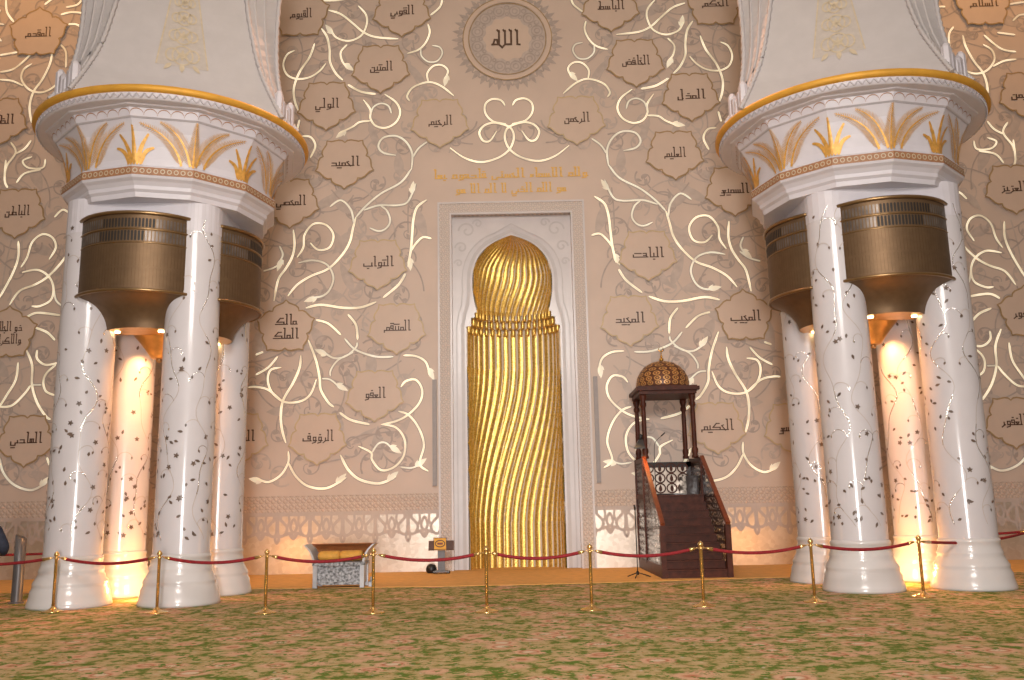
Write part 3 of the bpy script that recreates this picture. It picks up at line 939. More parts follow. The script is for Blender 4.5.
for s in (-1, 1):
    for (r0, z0), (r1, z1) in zip(edge[:-1], edge[1:]):
        if z1 - z0 < 1e-6: continue
        q = [(s * r0, PY, z0), (s * 1.68, PY, z0), (s * 1.68, PY, z1), (s * r1, PY, z1)]
        mb.poly(q if s > 0 else q[::-1])
mb.poly([(-1.68, PY, 9.2), (1.68, PY, 9.2), (1.68, PY, 9.77), (-1.68, PY, 9.77)])
mb.build('marble_panel', 'niche', mih)
# mouldings around the arch
mb = MB()
def arch(off, w, o, m):
    pts = [(1.30 + off, 0.02), (1.30 + off, 3), (1.30 + off, 6.6), (1.24 + off, 6.95), (1.16 + off, 7.2)] + [(r + off * 1.05, z + off * .5 * max(0, (z - 7.9) / 1.3)) for z, r in DOME[3:-1]] + [(0, 9.22 + off * 1.15)]
    pts = pts + [(-a, b) for a, b in pts[::-1][1:]]
    mb.ribbon(pts, w, Lay(lambda u, v, q: (u, PY - q, v), o), m)
arch(.10, .09, .03, 1); arch(.20, .05, .02, 0); arch(.27, .03, .03, 1)
for s in (-1, 1):
    for (cx, cz, r) in ((1.25, 9.35, .25), (1.42, 8.85, .18), (.95, 9.55, .14), (1.5, 8.4, .12)):
        pts = [(s * (cx + r * (1 - t / 20) * math.cos(t * .45)), cz + r * (1 - t / 20) * math.sin(t * .45)) for t in range(18)]
        mb.ribbon(pts, .05, lambda u, v: (u, PY - .012, v), 1)
mb.build('arch_moulding', ['niche', 'niche_line'], mih)
# fluted gold
NR = 19; DEP = .62
def niche_pt(r, th, z, lift): 
    rr_ = r - lift
    return (rr_ * math.cos(th), PY + max(.0, rr_ * DEP * math.sin(th)), z)
def fluted(prof, shift, name, hgt=.06, sub=10):
    mb = MB(); cols = NR * sub; rows = []
    for (r, z) in prof:
        sh = shift(z); row = []
        for i in range(cols + 1):
            th = PI * i / cols
            u = (th - sh) / (PI / NR) % 1.0
            h = math.sqrt(max(0, 1 - ((u - .5) / .46) ** 2)) if abs(u - .5) < .46 else 0
            row.append((mb.vert(niche_pt(r, th, z, hgt * h * min(1, r / .35))), abs(u - .5) > .385))
        rows.append(row)
    for a, b in zip(rows[:-1], rows[1:]):
        for i in range(cols):
            g = a[i][1] and (a[i + 1][1] or b[i][1])
            mb.face((a[i + 1][0], a[i][0], b[i][0], b[i + 1][0]), 1 if g else 0, True)
    mb.build(name, ['gold_mosaic', 'groove'], mih)
def smooth(t): t = max(0, min(1, t)); return t * t * (3 - 2 * t)
wave = lambda z: .70 * smooth((5.6 - z) / 4.6)
fluted([(1.30, 0.0 + 6.5 * i / 100) for i in range(101)], wave, 'fluted_wall')
swirl = lambda z: .30 * smooth((8.3 - z) / 1.4) - .25 * smooth((z - 8.3) / .9)
fluted(dome, swirl, 'gold_dome', .05)
def row_of_fingers(r, z0, z1, n, off, name):
    mb = MB()
    for k in range(n):
        th = PI * (k + .5 + off) / n
        if th > PI - .02: continue
        x_, y_ = (r - .05) * math.cos(th), PY + (r - .05) * DEP * math.sin(th)
        w = PI * r / n * .31
        mb.lathe([(w * .75, z0), (w, z0 + .05), (w, z1 - w), (w * .8, z1 - w * .45), (w * .45, z1 - w * .12), (.003, z1)], x_, y_, 10, 0)
    # backing ledge
    pts = [(r * math.cos(PI * i / 30), PY + r * DEP * math.sin(PI * i / 30)) for i in range(31)]
    for (a, b), (c, d) in zip(pts[:-1], pts[1:]):
        mb.poly([(c, d, z0), (a, b, z0), (a, b, z1), (c, d, z1)], 1)
        mb.poly([(c, d, z0), (a, b, z0), (a * 1.2, (b - PY) * 1.2 + PY, z0), (c * 1.2, (d - PY) * 1.2 + PY, z0)], 1)
    mb.build(name, ['gold_mosaic', 'groove'], mih)
row_of_fingers(1.06, 6.80, 7.10, 19, 0, 'scallop_row')
row_of_fingers(1.17, 6.60, 6.88, 19, .5, 'scallop_row')
row_of_fingers(1.29, 6.40, 6.66, 19, 0, 'scallop_row')
mb = MB(); mb.poly([(-1.68, .0, .012), (1.68, .0, .012), (1.68, PY, .012), (-1.68, PY, .012)])
mb.poly([(1.3 * math.cos(PI * i / 24), PY + 1.3 * DEP * math.sin(PI * i / 24), .012) for i in range(25)])
mb.build('niche_floor', 'strip', mih)

# grey upright strips beside the mihrab
for px, lab in (((-2.13), 'left'), ((2.24), 'right')):
    mb = MB(); mb.box(-.055, .055, -.06, 0, 2.22, 5.07)
    o = mb.build('line_loudspeaker', 'grey_strip', None, (px, WALL - .036, 0))
    tag(o, 'thin upright grey strip on the wall at the %s of the mihrab frame' % lab, 'loudspeaker', 'grey strips flanking the mihrab')

# ------------------------------------------------------------------ column clusters
HS = 1.0; PR = .5
def shaft_map(r):
    return Lay(lambda u, v, q: ((r + q) * math.cos(u / r), (r + q) * math.sin(u / r), v), 0)
def inlay_mesh(seed):
    g = random.Random(seed)
    mb = MB(); r = PR + .004; mp = shaft_map(r)
    C = 2 * PI * r
    for k in range(6):
        u0 = C * (k + g.uniform(-.2, .2)) / 6; lam = g.uniform(1.5, 2.2); ph = g.uniform(0, 6.28); A = g.uniform(.10, .17)
        path = [(u0 + A * math.sin(2 * PI * z / lam + ph) + .05 * math.sin(7 * z), z) for z in [1.15 + .09 * i for i in range(68)]]
        # alternate shell and tan lengths
        i = 0
        while i < len(path) - 3:
            ln = g.randint(5, 11); seg = path[i:i + ln + 1]
            sh = g.random() < .5; mb.ribbon(seg, .019 if sh else .011, mp, 0 if sh else 1); i += ln
        for z_i in range(3, 64, 5):
            if g.random() < .25: continue
            x_, z_ = path[z_i]; s = g.choice((-1, 1))
            # curling shoot
            n = 9; pts = []
            a = PI / 2 - s * .4; xx, zz = x_, z_
            step = g.uniform(.03, .05)
            for q in range(n):
                pts.append((xx, zz)); xx += step * math.cos(a); zz += step * math.sin(a); a -= s * g.uniform(.2, .45)
            mb.ribbon(pts, .011, mp, g.choice((0, 1, 1)))
            mb.leaf(pts[-1][0], pts[-1][1], a, .07, .04, mp, g.choice((2, 2, 0)), 4)
    # dark leaves and little flowers, denser towards the foot
    for k in range(150):
        z_ = 1.2 + 5.9 * g.random() ** 1.45; u = g.uniform(0, C)
        a = g.uniform(0, 6.28)
        if g.random() < .22:
            for q in range(5):
                mb.leaf(u, z_, a + q * 2 * PI / 5, .055, .032, mp, 2, 4)
        else:
            mb.leaf(u, z_, a, g.uniform(.07, .115), .05, mp, 2, 4)
    return mb

def make_column(name, label, cx, cy, mirror):
    root = thing(name, label, 'column', (cx, cy, 0), group='white clustered columns')
    # --- pillars
    k = 0
    for (sx, sy) in ((-1, -1), (1, -1), (-1, 1), (1, 1)):
        mb = MB()
        mb.lathe([(PR, .86), (PR, 2.5), (PR, 4.5), (PR, 7.5)], 0, 0, 48, 0, cap=False)
        p = mb.build('pillar', 'marble', root, (sx * HS, sy * HS, 0), rz=k * 1.3 + (.7 if mirror else 0))
        mb = MB()
        mb.lathe([(.755, .0), (.76, .04), (.74, .10), (.70, .22), (.69, .30), (.655, .36), (.645, .40), (.65, .43), (.645, .46), (.585, .56), (.55, .64), (.56, .67), (.55, .70), (.525, .78),
                  (.515, .86), (.53, .885), (.53, .925), (.515, .945), (.5, .96)], 0, 0, 48, 0)
        mb.v = [(x * (1 - .05 * max(0, 1 - z / .6)), y * (1 - .05 * max(0, 1 - z / .6)), z * .94) for x, y, z in mb.v]
        mb.build('pillar_base', 'marble_base', p)
        inlay_mesh(11 + k * 7 + (50 if mirror else 0)).build('shell_inlay', ['shell', 'vine_tan', 'leaf_dark'], p)
        k += 1
    # --- block joining the pillar heads
    mb = MB()
    def rsq(h, r, z, n=6):
        pts = []
        for c, (sx, sy) in enumerate(((1, 1), (-1, 1), (-1, -1), (1, -1))):
            for i in range(n + 1):
                a = c * PI / 2 + PI / 2 * i / n
                pts.append(mb.vert((sx * h + r * math.cos(a), sy * h + r * math.sin(a), z)))
        return pts
    A = rsq(HS, PR + .004, 6.95); B = rsq(HS, PR + .004, 7.62)
    for i in range(len(A)):
        mb.face((A[i], A[(i + 1) % len(A)], B[(i + 1) % len(A)], B[i]), 0, False)
    mb.face(A[::-1]); mb.face(B)
    mb.build('pillar_head_block', 'capital', root)
    # --- twelve-sided capital
    CDX = -.14 if mirror else .14
    V0 = PI / 2                           # a corner faces the hall
    c15 = math.cos(PI / 12)
    mb = MB()
    prof = [(1.88, 7.44), (1.90, 7.52), (1.95, 7.56), (1.96, 7.62), (2.02, 7.68), (2.09, 7.72), (2.11, 7.75), (2.11, 7.93), (2.07, 7.96), (2.0, 7.97),
            (2.01, 8.1), (2.06, 8.3), (2.15, 8.52), (2.27, 8.71), (2.31, 8.73), (2.37, 8.95), (2.47, 8.97), (2.49, 9.0)]
    mb.lathe(prof, 0, 0, 12, 0, smooth=False, rot=V0)
    cap = mb.build('capital', 'capital', root, (CDX, 0, 0))
    mb = MB()
    mb.lathe([(2.4, 8.995), (2.57, 9.0), (2.62, 9.01), (2.64, 9.18), (2.64, 9.2)], 0, 0, 72, 0, cap=False)
    mb.lathe([(2.64, 9.30), (1.2, 9.32)], 0, 0, 72, 0, cap=False)
    for i in range(240):                   # carved beads of the upper frieze
        a = 2 * PI * i / 240
        mb2 = (2.642 * math.cos(a), 2.642 * math.sin(a))
        s_ = 1 if i % 2 else -1
        t_ = Vector((-math.sin(a), math.cos(a), 0)) * .035 * s_
        mb.obox(Vector((*mb2, 9.03)) - t_, Vector((*mb2, 9.16)) + t_, .025, .02, 1, up=(math.cos(a), math.sin(a), 0))
    mb.build('upper_frieze', ['capital', 'capital_shade'], cap)
    mb = MB(); mb.lathe([(2.63, 9.19), (2.70, 9.2), (2.73, 9.25), (2.72, 9.31), (2.66, 9.335), (2.5, 9.33)], 0, 0, 72, 0, cap=False)
    mb.build('gold_ring', 'gold_band', cap)
    def R_at(z):
        for (r0, z0), (r1, z1) in zip(prof[:-1], prof[1:]):
            if z0 <= z <= z1: return r0 + (r1 - r0) * (z - z0) / (z1 - z0 + 1e-9)
        return prof[-1][0]
    def capmap(off):
        def f(u, v, off):                       # u: angle from the hall-facing corner (rad), v: height
            a = -PI / 2 + u
            loc = (u % (PI / 6)) - PI / 12
            r = R_at(v) * c15 / math.cos(loc) + off
            return (r * math.cos(a), r * math.sin(a), v)
        return Lay(f, off)
    # scallop trim
    mb = MB(); n = 5
    for fc in range(12):
        for i in range(n):
            u0 = (fc + i / n) * PI / 6; du = PI / 6 / n
            pts = [(u0 + du * (.5 - .5 * math.cos(PI * j / 8)), 8.755 + .165 * math.sin(PI * j / 8)) for j in range(9)]
            for (p, q) in zip(pts[:-1], pts[1:]):
                f0 = capmap(.012)
                mb.poly([f0(p[0], p[1] - .008), f0(q[0], q[1] - .008), f0(q[0], q[1] + .016), f0(p[0], p[1] + .016)], 0)
    for fc in range(12):
        for j in range(6):
            u0 = (fc + j / 6) * PI / 6; u1 = u0 + PI / 36
            f0 = capmap(.008)
            mb.poly([f0(u0, 8.70), f0(u1, 8.70), f0(u1, 8.716), f0(u0, 8.716)], 1)
    mb.build('scallop_trim', ['brown_orn', 'capital_shade'], cap)
    # patterned lower band
    mb = MB(); f0 = capmap(.006); f1 = capmap(.012)
    for fc in range(12):
        for j in range(6):
            u0 = (fc + j / 6) * PI / 6; u1 = u0 + PI / 36
            mb.poly([f0(u0, 7.76), f0(u1, 7.76), f0(u1, 7.915), f0(u0, 7.915)], 0)
        for j in range(9):
            um = (fc + (j + .5) / 9) * PI / 6
            pts = [(um + .022 * math.cos(2 * PI * q / 10), 7.838 + .05 * math.sin(2 * PI * q / 10)) for q in range(10)]
            for q in range(10):
                (a, b), (c, d) = pts[q], pts[(q + 1) % 10]
                k_ = .62
                mb.poly([f1(a, b), f1(c, d), f1(um + (c - um) * k_, 7.838 + (d - 7.838) * k_), f1(um + (a - um) * k_, 7.838 + (b - 7.838) * k_)], 1)
    mb.build('patterned_band', ['brown_orn', 'vault_orn'], cap)
    # palms
    fm = capmap(.02); fm2 = capmap(.045)
    def frond(mb, u0, z0, uc, zc, u1, z1, w, fe=True):
        """feathered leaf on a quadratic arc; angle scaled to arc length by 2.2"""
        K = 2.2
        n = 30; pts = []
        for i in range(n + 1):
            t = i / n
            pts.append((((1 - t) ** 2 * u0 + 2 * t * (1 - t) * uc + t * t * u1) * K, (1 - t) ** 2 * z0 + 2 * t * (1 - t) * zc + t * t * z1))
        ff = Lay(lambda x, y, q: fm.fn(x / K, y, q), .02); ff2 = Lay(lambda x, y, q: fm.fn(x / K, y, q), .04)
        mb.ribbon(pts, lambda t: w * (.34 if fe else .55) * (1 - .9 * t) + .004, ff2, 0)
        for i in range(1, n):
            t = i / n
            (x0, y0), (x1, y1) = pts[i - 1], pts[i + 1]
            a = math.atan2(y1 - y0, x1 - x0); ln = w * (1.5 - 1.25 * t ** 1.5) * min(1, .55 + 3 * t)
            for s in (-1, 1):
                mb.leaf(pts[i][0], pts[i][1], a + s * (.8 if fe else .5), ln, .012 if fe else .04, ff, 1 if fe else 0, 3)
    for v in range(12):
        u = v * PI / 6
        mb = MB(); big = (v % 2 == 1) ^ mirror
        d = math.radians
        if big:
            frond(mb, u, 7.98, u, 8.3, u, 8.69, .14)
            for s in (-1, 1):
                frond(mb, u + s * d(1.5), 8.0, u + s * d(5), 8.52, u + s * d(17), 8.66, .13)
                frond(mb, u + s * d(6), 8.0, u + s * d(9), 8.45, u + s * d(26.5), 8.63, .14)
        else:
            frond(mb, u, 7.98, u, 8.2, u, 8.60, .075, False)
            for s in (-1, 1):
                frond(mb, u + s * d(1.6), 7.98, u + s * d(2.5), 8.28, u + s * d(7.5), 8.48, .066, False)
                frond(mb, u + s * d(3.2), 7.98, u + s * d(4.5), 8.24, u + s * d(10), 8.27, .06, False)
        mb.build('palm_relief', ['gold_paint', 'gold_feather'], cap)
    # --- springing of the arches above
    ZM = [(7.0, 7.05), (7.44, 7.50), (7.75, 7.85), (7.97, 8.07), (8.72, 8.93), (8.95, 9.08), (9.0, 9.12), (9.2, 9.25), (9.335, 9.385), (20, 20.05)]
    def stretch(o):
        for v in o.data.vertices:
            for (a0, b0), (a1, b1) in zip(ZM[:-1], ZM[1:]):
                if a0 <= v.co.z <= a1:
                    v.co.z = b0 + (b1 - b0) * (v.co.z - a0) / (a1 - a0); break
        for c in o.children: stretch(c)
    stretch(cap)
    RZ = math.radians(-22 if mirror else 22)
    sec = [(9.32, 1.9, 1.95, 2.30, 1.36), (9.55, 1.80, 1.88, 2.16, 1.30), (9.9, 1.66, 1.76, 2.02, 1.24), (10.4, 1.47, 1.66, 1.90, 1.20), (11.0, 1.33, 1.58, 1.84, 1.2), (11.9, 1.18, 1.5, 1.84, 1.22), (13.2, 1.08, 1.46, 1.92, 1.28), (15.0, 1.02, 1.45, 2.1, 1.4)]
    def octa(w, a, A_, b): return [(-w, -a), (w, -a), (A_, -b), (A_, b), (w, a), (-w, a), (-A_, b), (-A_, -b)]
    zs = catmull(sec, 3)
    mb = MB(); rows = [[mb.vert((x_, y_, s[0])) for x_, y_ in octa(*s[1:])] for s in zs]
    for r0, r1 in zip(rows[:-1], rows[1:]):
        for i in range(8): mb.face((r0[i], r0[(i + 1) % 8], r1[(i + 1) % 8], r1[i]), 0, False)
    mb.face(rows[-1])
    sp = mb.build('arch_springing', 'vault', root, (CDX, 0, 0), rz=RZ)
    mb = MB()
    for ci, off in ((0, (-.02, -.02)), (1, (.02, -.02)), (2, (.02, -.01)), (7, (-.02, -.01))):
        pts = []
        for s in catmull(sec, 14):
            x_, y_ = octa(*s[1:])[ci]; pts.append((x_ + off[0], y_ + off[1], s[0]))
        bead = lambda t: .045 + .010 * math.sin(t * 420)
        mb.tube(pts, bead, 6, 0)
    # flat ribs in the chamfers
    for (c0, c1) in ((1, 2), (7, 0)):
        for fr in (.3, .6):
            pts = []
            for s in zs:
                o_ = octa(*s[1:]); a_, b_ = o_[c0], o_[c1]
                pts.append((a_[0] + (b_[0] - a_[0]) * fr, a_[1] + (b_[1] - a_[1]) * fr, s[0]))
            mb.tube(pts, .03, 5, 0)
    mb.build('beaded_rib', 'vault', sp)
    # stepped prisms at the foot of the chamfers
    mb = MB()
    for (c0, c1) in ((1, 2), (7, 0), (3, 4), (5, 6)):
        s = sec[1]; o_ = octa(*s[1:]); a_, b_ = Vector(o_[c0]), Vector(o_[c1])
        for i in range(5):
            p = a_.lerp(b_, (i + .5) / 5); nrm = (a_ + b_).normalized()
            h = (.55, .42, .32, .42, .55)[i]
            q = p + nrm * .03
            mb.lathe([(.085, 9.32), (.085, 9.32 + h), (.04, 9.32 + h + .07)], q.x, q.y, 6, i % 2, smooth=False)
    mb.build('stepped_prisms', ['capital', 'capital_shade'], sp)
    # gilt mosaic strip on the hall face
    def face_a(z):
        for (z0, w0, a0, *_), (z1, w1, a1, *_2) in zip(zs[:-1], zs[1:]):
            if z0 <= z <= z1: return a0 + (a1 - a0) * (z - z0) / (z1 - z0)
        return 1.5
    fmap = lambda off: Lay(lambda u, v, q: (u, -face_a(v) - q, v), off)
    mb = MB()
    hw = lambda z: .47 - .14 * (z - 10.3)
    zz = [10.22 + .16 * i for i in range(17)]
    for z0, z1 in zip(zz[:-1], zz[1:]):
        mb.poly([fmap(.006)(-hw(z0), z0), fmap(.006)(hw(z0), z0), fmap(.006)(hw(z1), z1), fmap(.006)(-hw(z1), z1)], 1)
    for c0 in (10.48, 10.93, 11.34, 11.70, 12.03, 12.33):
        k_ = hw(c0) / .47
        for rr_, ox in ((.2, 0), (.13, -.2), (.13, .2)):
            mb.ribbon([(ox * k_ + rr_ * k_ * math.cos(q * PI / 10), c0 + rr_ * 1.15 * k_ * math.sin(q * PI / 10)) for q in range(20)], .035, fmap(.014), 0, True)
        for q in range(6):
            mb.leaf(0, c0, q * PI / 3 + .5, .15 * k_, .06, fmap(.018), 0, 4)
    for s in (-1, 1):
        mb.ribbon([(s * hw(z_), z_) for z_ in zz], .03, fmap(.012), 0)
        mb.leaf(s * .2, 10.28, -PI / 2 + s * .7, .22, .09, fmap(.016), 0)
    mb.leaf(0, 10.28, -PI / 2, .2, .1, fmap(.016), 0)
    mb.build('mosaic_strip', ['vault_orn', 'vault_orn_bg'], sp)
    stretch(sp)
    return root

CXL, CXR, CY = -7.17, 7.33, 18.0
make_column('clustered_column', 'white clustered column on the left, shell-inlaid pillars under a palm capital', CXL, CY, False)
make_column('clustered_column', 'white clustered column on the right, shell-inlaid pillars under a palm capital', CXR, CY, True)

# ------------------------------------------------------------------ bronze lamps between the pillars
def make_lamp():
    root = bpy.data.objects.new('bronze_lamp', None); COL.objects.link(root)
    RA = 1.3; cyc = -.67; ha = math.radians(52); a0, a1 = -PI / 2 - ha, -PI / 2 + ha
    mb = MB(); mb.lathe([(RA, 5.68), (RA, 7.16)], 0, cyc, 56, 0, a0, a1)
    body = mb.build('drum', 'bronze', root)
    mb = MB()
    def cell(am, z0, z1, w, off, m):
        f = lambda a, z: ((RA + off) * math.cos(a), cyc + (RA + off) * math.sin(a), z)
        pts = []
        for q in range(6): t = PI * q / 5; pts.append(f(am + w / 2 * math.cos(t), z1 - w * .7 + w * .7 * math.sin(t)))
        for q in range(6): t = PI + PI * q / 5; pts.append(f(am + w / 2 * math.cos(t), z0 + w * .7 + w * .7 * math.sin(t)))
        mb.poly(pts, m)
    g = random.Random(5)
    n = 36
    for i in range(n):
        am = a0 + .05 + (a1 - a0 - .1) * (i + .5) / n; w = (a1 - a0) / n * .62
        dark = 10 < i < 27
        cell(am, 6.88, 7.06, w, .004, 0 if dark else 1)
        cell(am, 6.62, 6.82, w, .004, 0 if 9 < i < 24 else 1)
    # vertical lattice lines below
    for i in range(n + 1):
        am = a0 + .05 + (a1 - a0 - .1) * i / n
        for z0, z1 in ((5.74, 6.10), (6.14, 6.56)):
            f = lambda a, z: ((RA + .004) * math.cos(a), cyc + (RA + .004) * math.sin(a), z)
            mb.poly([f(am - .004, z0), f(am + .004, z0), f(am + .004, z1), f(am - .004, z1)], 2)
    mb.build('slots', ['bronze_slot', 'bronze_glass', 'bronze_line'], body)
    mb = MB()
    for z, r, t in ((7.16, RA + .02, .035), (6.85, RA + .004, .018), (6.59, RA + .002, .012), (5.68, RA + .025, .032)):
        mb.tube([(r * math.cos(a0 + (a1 - a0) * i / 40), cyc + r * math.sin(a0 + (a1 - a0) * i / 40), z) for i in range(41)], t, 6, 0)
    mb.build('rim', 'bronze_rim', root)
    prof = [(RA, 5.67), (1.22, 5.63), (1.10, 5.57), (.98, 5.48), (.88, 5.36), (.80, 5.22), (.76, 5.08)]
    mb = MB(); rows = []
    for r, z in catmull(prof, 3):
        h_ = ha + (PI / 2 - ha) * smooth((1.12 - r) / .3)
        rows.append([mb.vert((r * math.cos(-PI / 2 - h_ + 2 * h_ * q / 40), cyc + r * math.sin(-PI / 2 - h_ + 2 * h_ * q / 40), z)) for q in range(41)])
    for ra, rb in zip(rows[:-1], rows[1:]):
        for q in range(40): mb.face((ra[q], ra[q + 1], rb[q + 1], rb[q]), 0, True)
    mb.build('flared_bowl', 'bronze', root)
    mb = MB(); mb.poly([(.76 * math.cos(PI + PI * q / 30), cyc + .76 * math.sin(PI + PI * q / 30), 5.085) for q in range(31)])
    mb.poly([(-.76, cyc, 5.085), (.76, cyc, 5.085), (1.0, cyc, 5.75), (-1.0, cyc, 5.75)])
    mb.build('bottom_plate', 'bronze_plate_lit', root)
    for s in (-1, 1):
        mb = MB(); mb.lathe([(.05, 5.06), (.055, 5.09), (.05, 5.115)], s * .42, cyc - .36, 12, 0)
        mb.build('downlight', 'bulb', root)
    return root
lamp0 = make_lamp()
first = True
for side_, cx, spec in (('left', CXL, ((0, 'on its hall side'), (PI / 2, 'on its mihrab side'), (PI, 'at its back'))), ('right', CXR, ((0, 'on its hall side'), (-PI / 2, 'on its mihrab side'), (PI, 'at its back')))):
    for rz, where in spec:
        o = lamp0 if first else copy_tree(lamp0)
        first = False
        o.location = (cx, CY, 0); o.rotation_euler.z = rz
        tag(o, 'curved bronze drum lamp between the pillars of the %s column, %s' % (side_, where), 'lamp', 'bronze drum lamps on the columns')

for cx, nm in ((CXL, 'left'), (CXR, 'right')):
    root = thing('pendant_bowl_lamp', 'gilt bronze bowl hanging in the middle of the %s column between its pillars' % nm, 'lamp', (cx, CY, 0), group='gilt bowls inside the columns')
    mb = MB(); mb.lathe([(.50, 5.52), (.635, 5.44), (.64, 5.40), (.62, 5.36), (.56, 5.27), (.48, 5.15), (.36, 5.01), (.26, 4.88), (.19, 4.78), (.15, 4.72), (.02, 4.71)], 0, 0, 40); mb.lathe([(.2, 5.5), (.2, 7.0)], 0, 0, 16)
    mb.build('bowl', 'bronze_plate_lit', root)
    mb = MB(); mb.tube([(.635 * math.cos(2 * PI * i / 40), .635 * math.sin(2 * PI * i / 40), 5.42) for i in range(41)], .022, 6, 0); mb.ball((0, 0, 4.69), .06, n=10, k=6)
    mb.build('rim', 'bronze_rim', root)

# ------------------------------------------------------------------ stanchions and ropes
def make_stanchion():
    root = bpy.data.objects.new('stanchion', None); COL.objects.link(root)
    mb = MB(); mb.lathe([(.185, 0), (.187, .012), (.17, .022), (.09, .04), (.05, .065), (.034, .09), (.03, .10)], 0, 0, 24)
    mb.build('base', 'brass', root)
    mb = MB(); mb.lathe([(.026, .08), (.026, .88), (.036, .885), (.036, .91), (.026, .915), (.026, .93)], 0, 0, 16)
    mb.build('post', 'brass', root)
    mb = MB(); mb.ball((0, 0, .965), .045); mb.lathe([(.016, 1.0), (.008, 1.02), (.001, 1.022)], 0, 0, 8)
    mb.build('finial', 'brass', root)
    mb = MB()
    for s in (-1, 1): mb.tube([(s * .03, 0, .90), (s * .055, 0, .915), (s * .075, 0, .90)], .009, 6)
    mb.build('hook', 'brass', root)
    return root
ST = [((-10.6, 16.4), 'brass stanchion just past the left frame edge'),
      ((-7.98, 16.02), 'leftmost brass stanchion in view, before the outermost left pillar'),
      ((-5.99, 15.5), 'brass stanchion before the left column pillar nearest the hall centre'),
      ((-4.10, 15.18), 'brass stanchion left of the silver book stand'),
      ((-2.30, 14.87), 'brass stanchion just right of the silver book stand'),
      ((-.48, 14.7), 'brass stanchion in front of the left half of the gold niche'),
      ((1.17, 14.68), 'brass stanchion in front of the right edge of the mihrab frame'),
      ((2.98, 14.92), 'brass stanchion in front of the wooden pulpit stairs'),
      ((4.84, 15.18), 'brass stanchion between the pulpit and the right column'),
      ((6.80, 15.6), 'brass stanchion before the gap between the right column pillars'),
      ((10.85, 19.4), 'brass stanchion at the right frame edge, beyond the right column')]
s0 = make_stanchion()
for i, ((x, y), lab) in enumerate(ST):
    o = s0 if i == 0 else copy_tree(s0)
    if i < len(ST) - 1: dx, dy = ST[i + 1][0][0] - x, ST[i + 1][0][1] - y
    o.location = (x, y, 0); o.rotation_euler.z = math.atan2(dy, dx)
    tag(o, lab, 'stanchion', 'brass rope stanchions')
def rope(a, b, sag, label):
    A = Vector((a[0], a[1], .905)); B = Vector((b[0], b[1], .905))
    d = (B - A).normalized(); A = A + d * .085; B = B - d * .085
    root = thing('velvet_rope', label, 'rope', A, group='red velvet ropes')
    P = [A.lerp(B, t / 24) - Vector((0, 0, 4 * sag * (t / 24) * (1 - t / 24))) - A for t in range(25)]
    mb = MB(); mb.tube(P[1:-1], .026, 8); mb.build('cord', 'rope', root)
    for p, q in ((P[0], P[1]), (P[-1], P[-2])):
        mb = MB(); mb.tube([p, p.lerp(q, .5), p.lerp(q, 1.6)], lambda t: .012 + .02 * t, 8); mb.build('end_cap', 'brass', root)
RL = ['red rope running off the left frame edge from the leftmost stanchion', 'red rope sagging across the foot of the left column', 'red rope across the inner foot of the left column',
      'red rope sagging in front of the silver book stand', 'red rope sagging in front of the small sign stand', 'red rope sagging in front of the gold niche',
      'red rope in front of the pulpit side and microphone stand', 'red rope from the pulpit to the right column', 'red rope across the near pillar of the right column', 'red rope across the outer pillar of the right column to the frame edge']
for i in range(len(ST) - 1):
    rope(ST[i][0], ST[i + 1][0], .10, RL[i])
rope((-11.4, 18.6), (-8.9, 20.2), .06, 'far red rope behind the grey bollard, left of the left column')
rope((10.85, 19.4), (9.2, 20.6), .06, 'far red rope passing behind the right column')
for (x, y), lab in (((-8.9, 20.2), 'brass stanchion hidden behind the left column'), ((9.2, 20.6), 'brass stanchion hidden behind the right column'), ((-11.4, 18.6), 'brass stanchion off the left frame edge, farther back')):
    o = copy_tree(s0); o.location = (x, y, 0); tag(o, lab, 'stanchion', 'brass rope stanchions')

# ------------------------------------------------------------------ minbar
X0, X1, Y0, Y1 = 3.2, 4.74, 20.35, 24.15
mn = thing('minbar', 'dark carved wooden pulpit with stairs and a gilt domed canopy', 'pulpit', (0, 0, .012))
YP = 22.75; ZP = 1.83; NZ = 1.14
mb = MB()
nst = 10
for i in range(nst):
    y0 = Y0 + .05 + (YP - Y0 - .05) * i / nst; z1 = ZP * (i + 1) / nst
    mb.box(X0 + .09, X1 - .09, y0, YP + .01, z1 - ZP / nst, z1 - .03)
    mb.box(X0 + .09, X1 - .09, y0 - .025, YP + .01, z1 - .03, z1)
mb.build('stairs', 'wood', mn)
mb = MB(); mb.box(X0 + .05, X1 - .05, YP, Y1, ZP - .14, ZP); mb.build('platform', 'wood', mn)
def rail_z(y): return NZ + (2.74 - NZ) * max(0, min(1, (y - Y0) / (22.75 - Y0)))
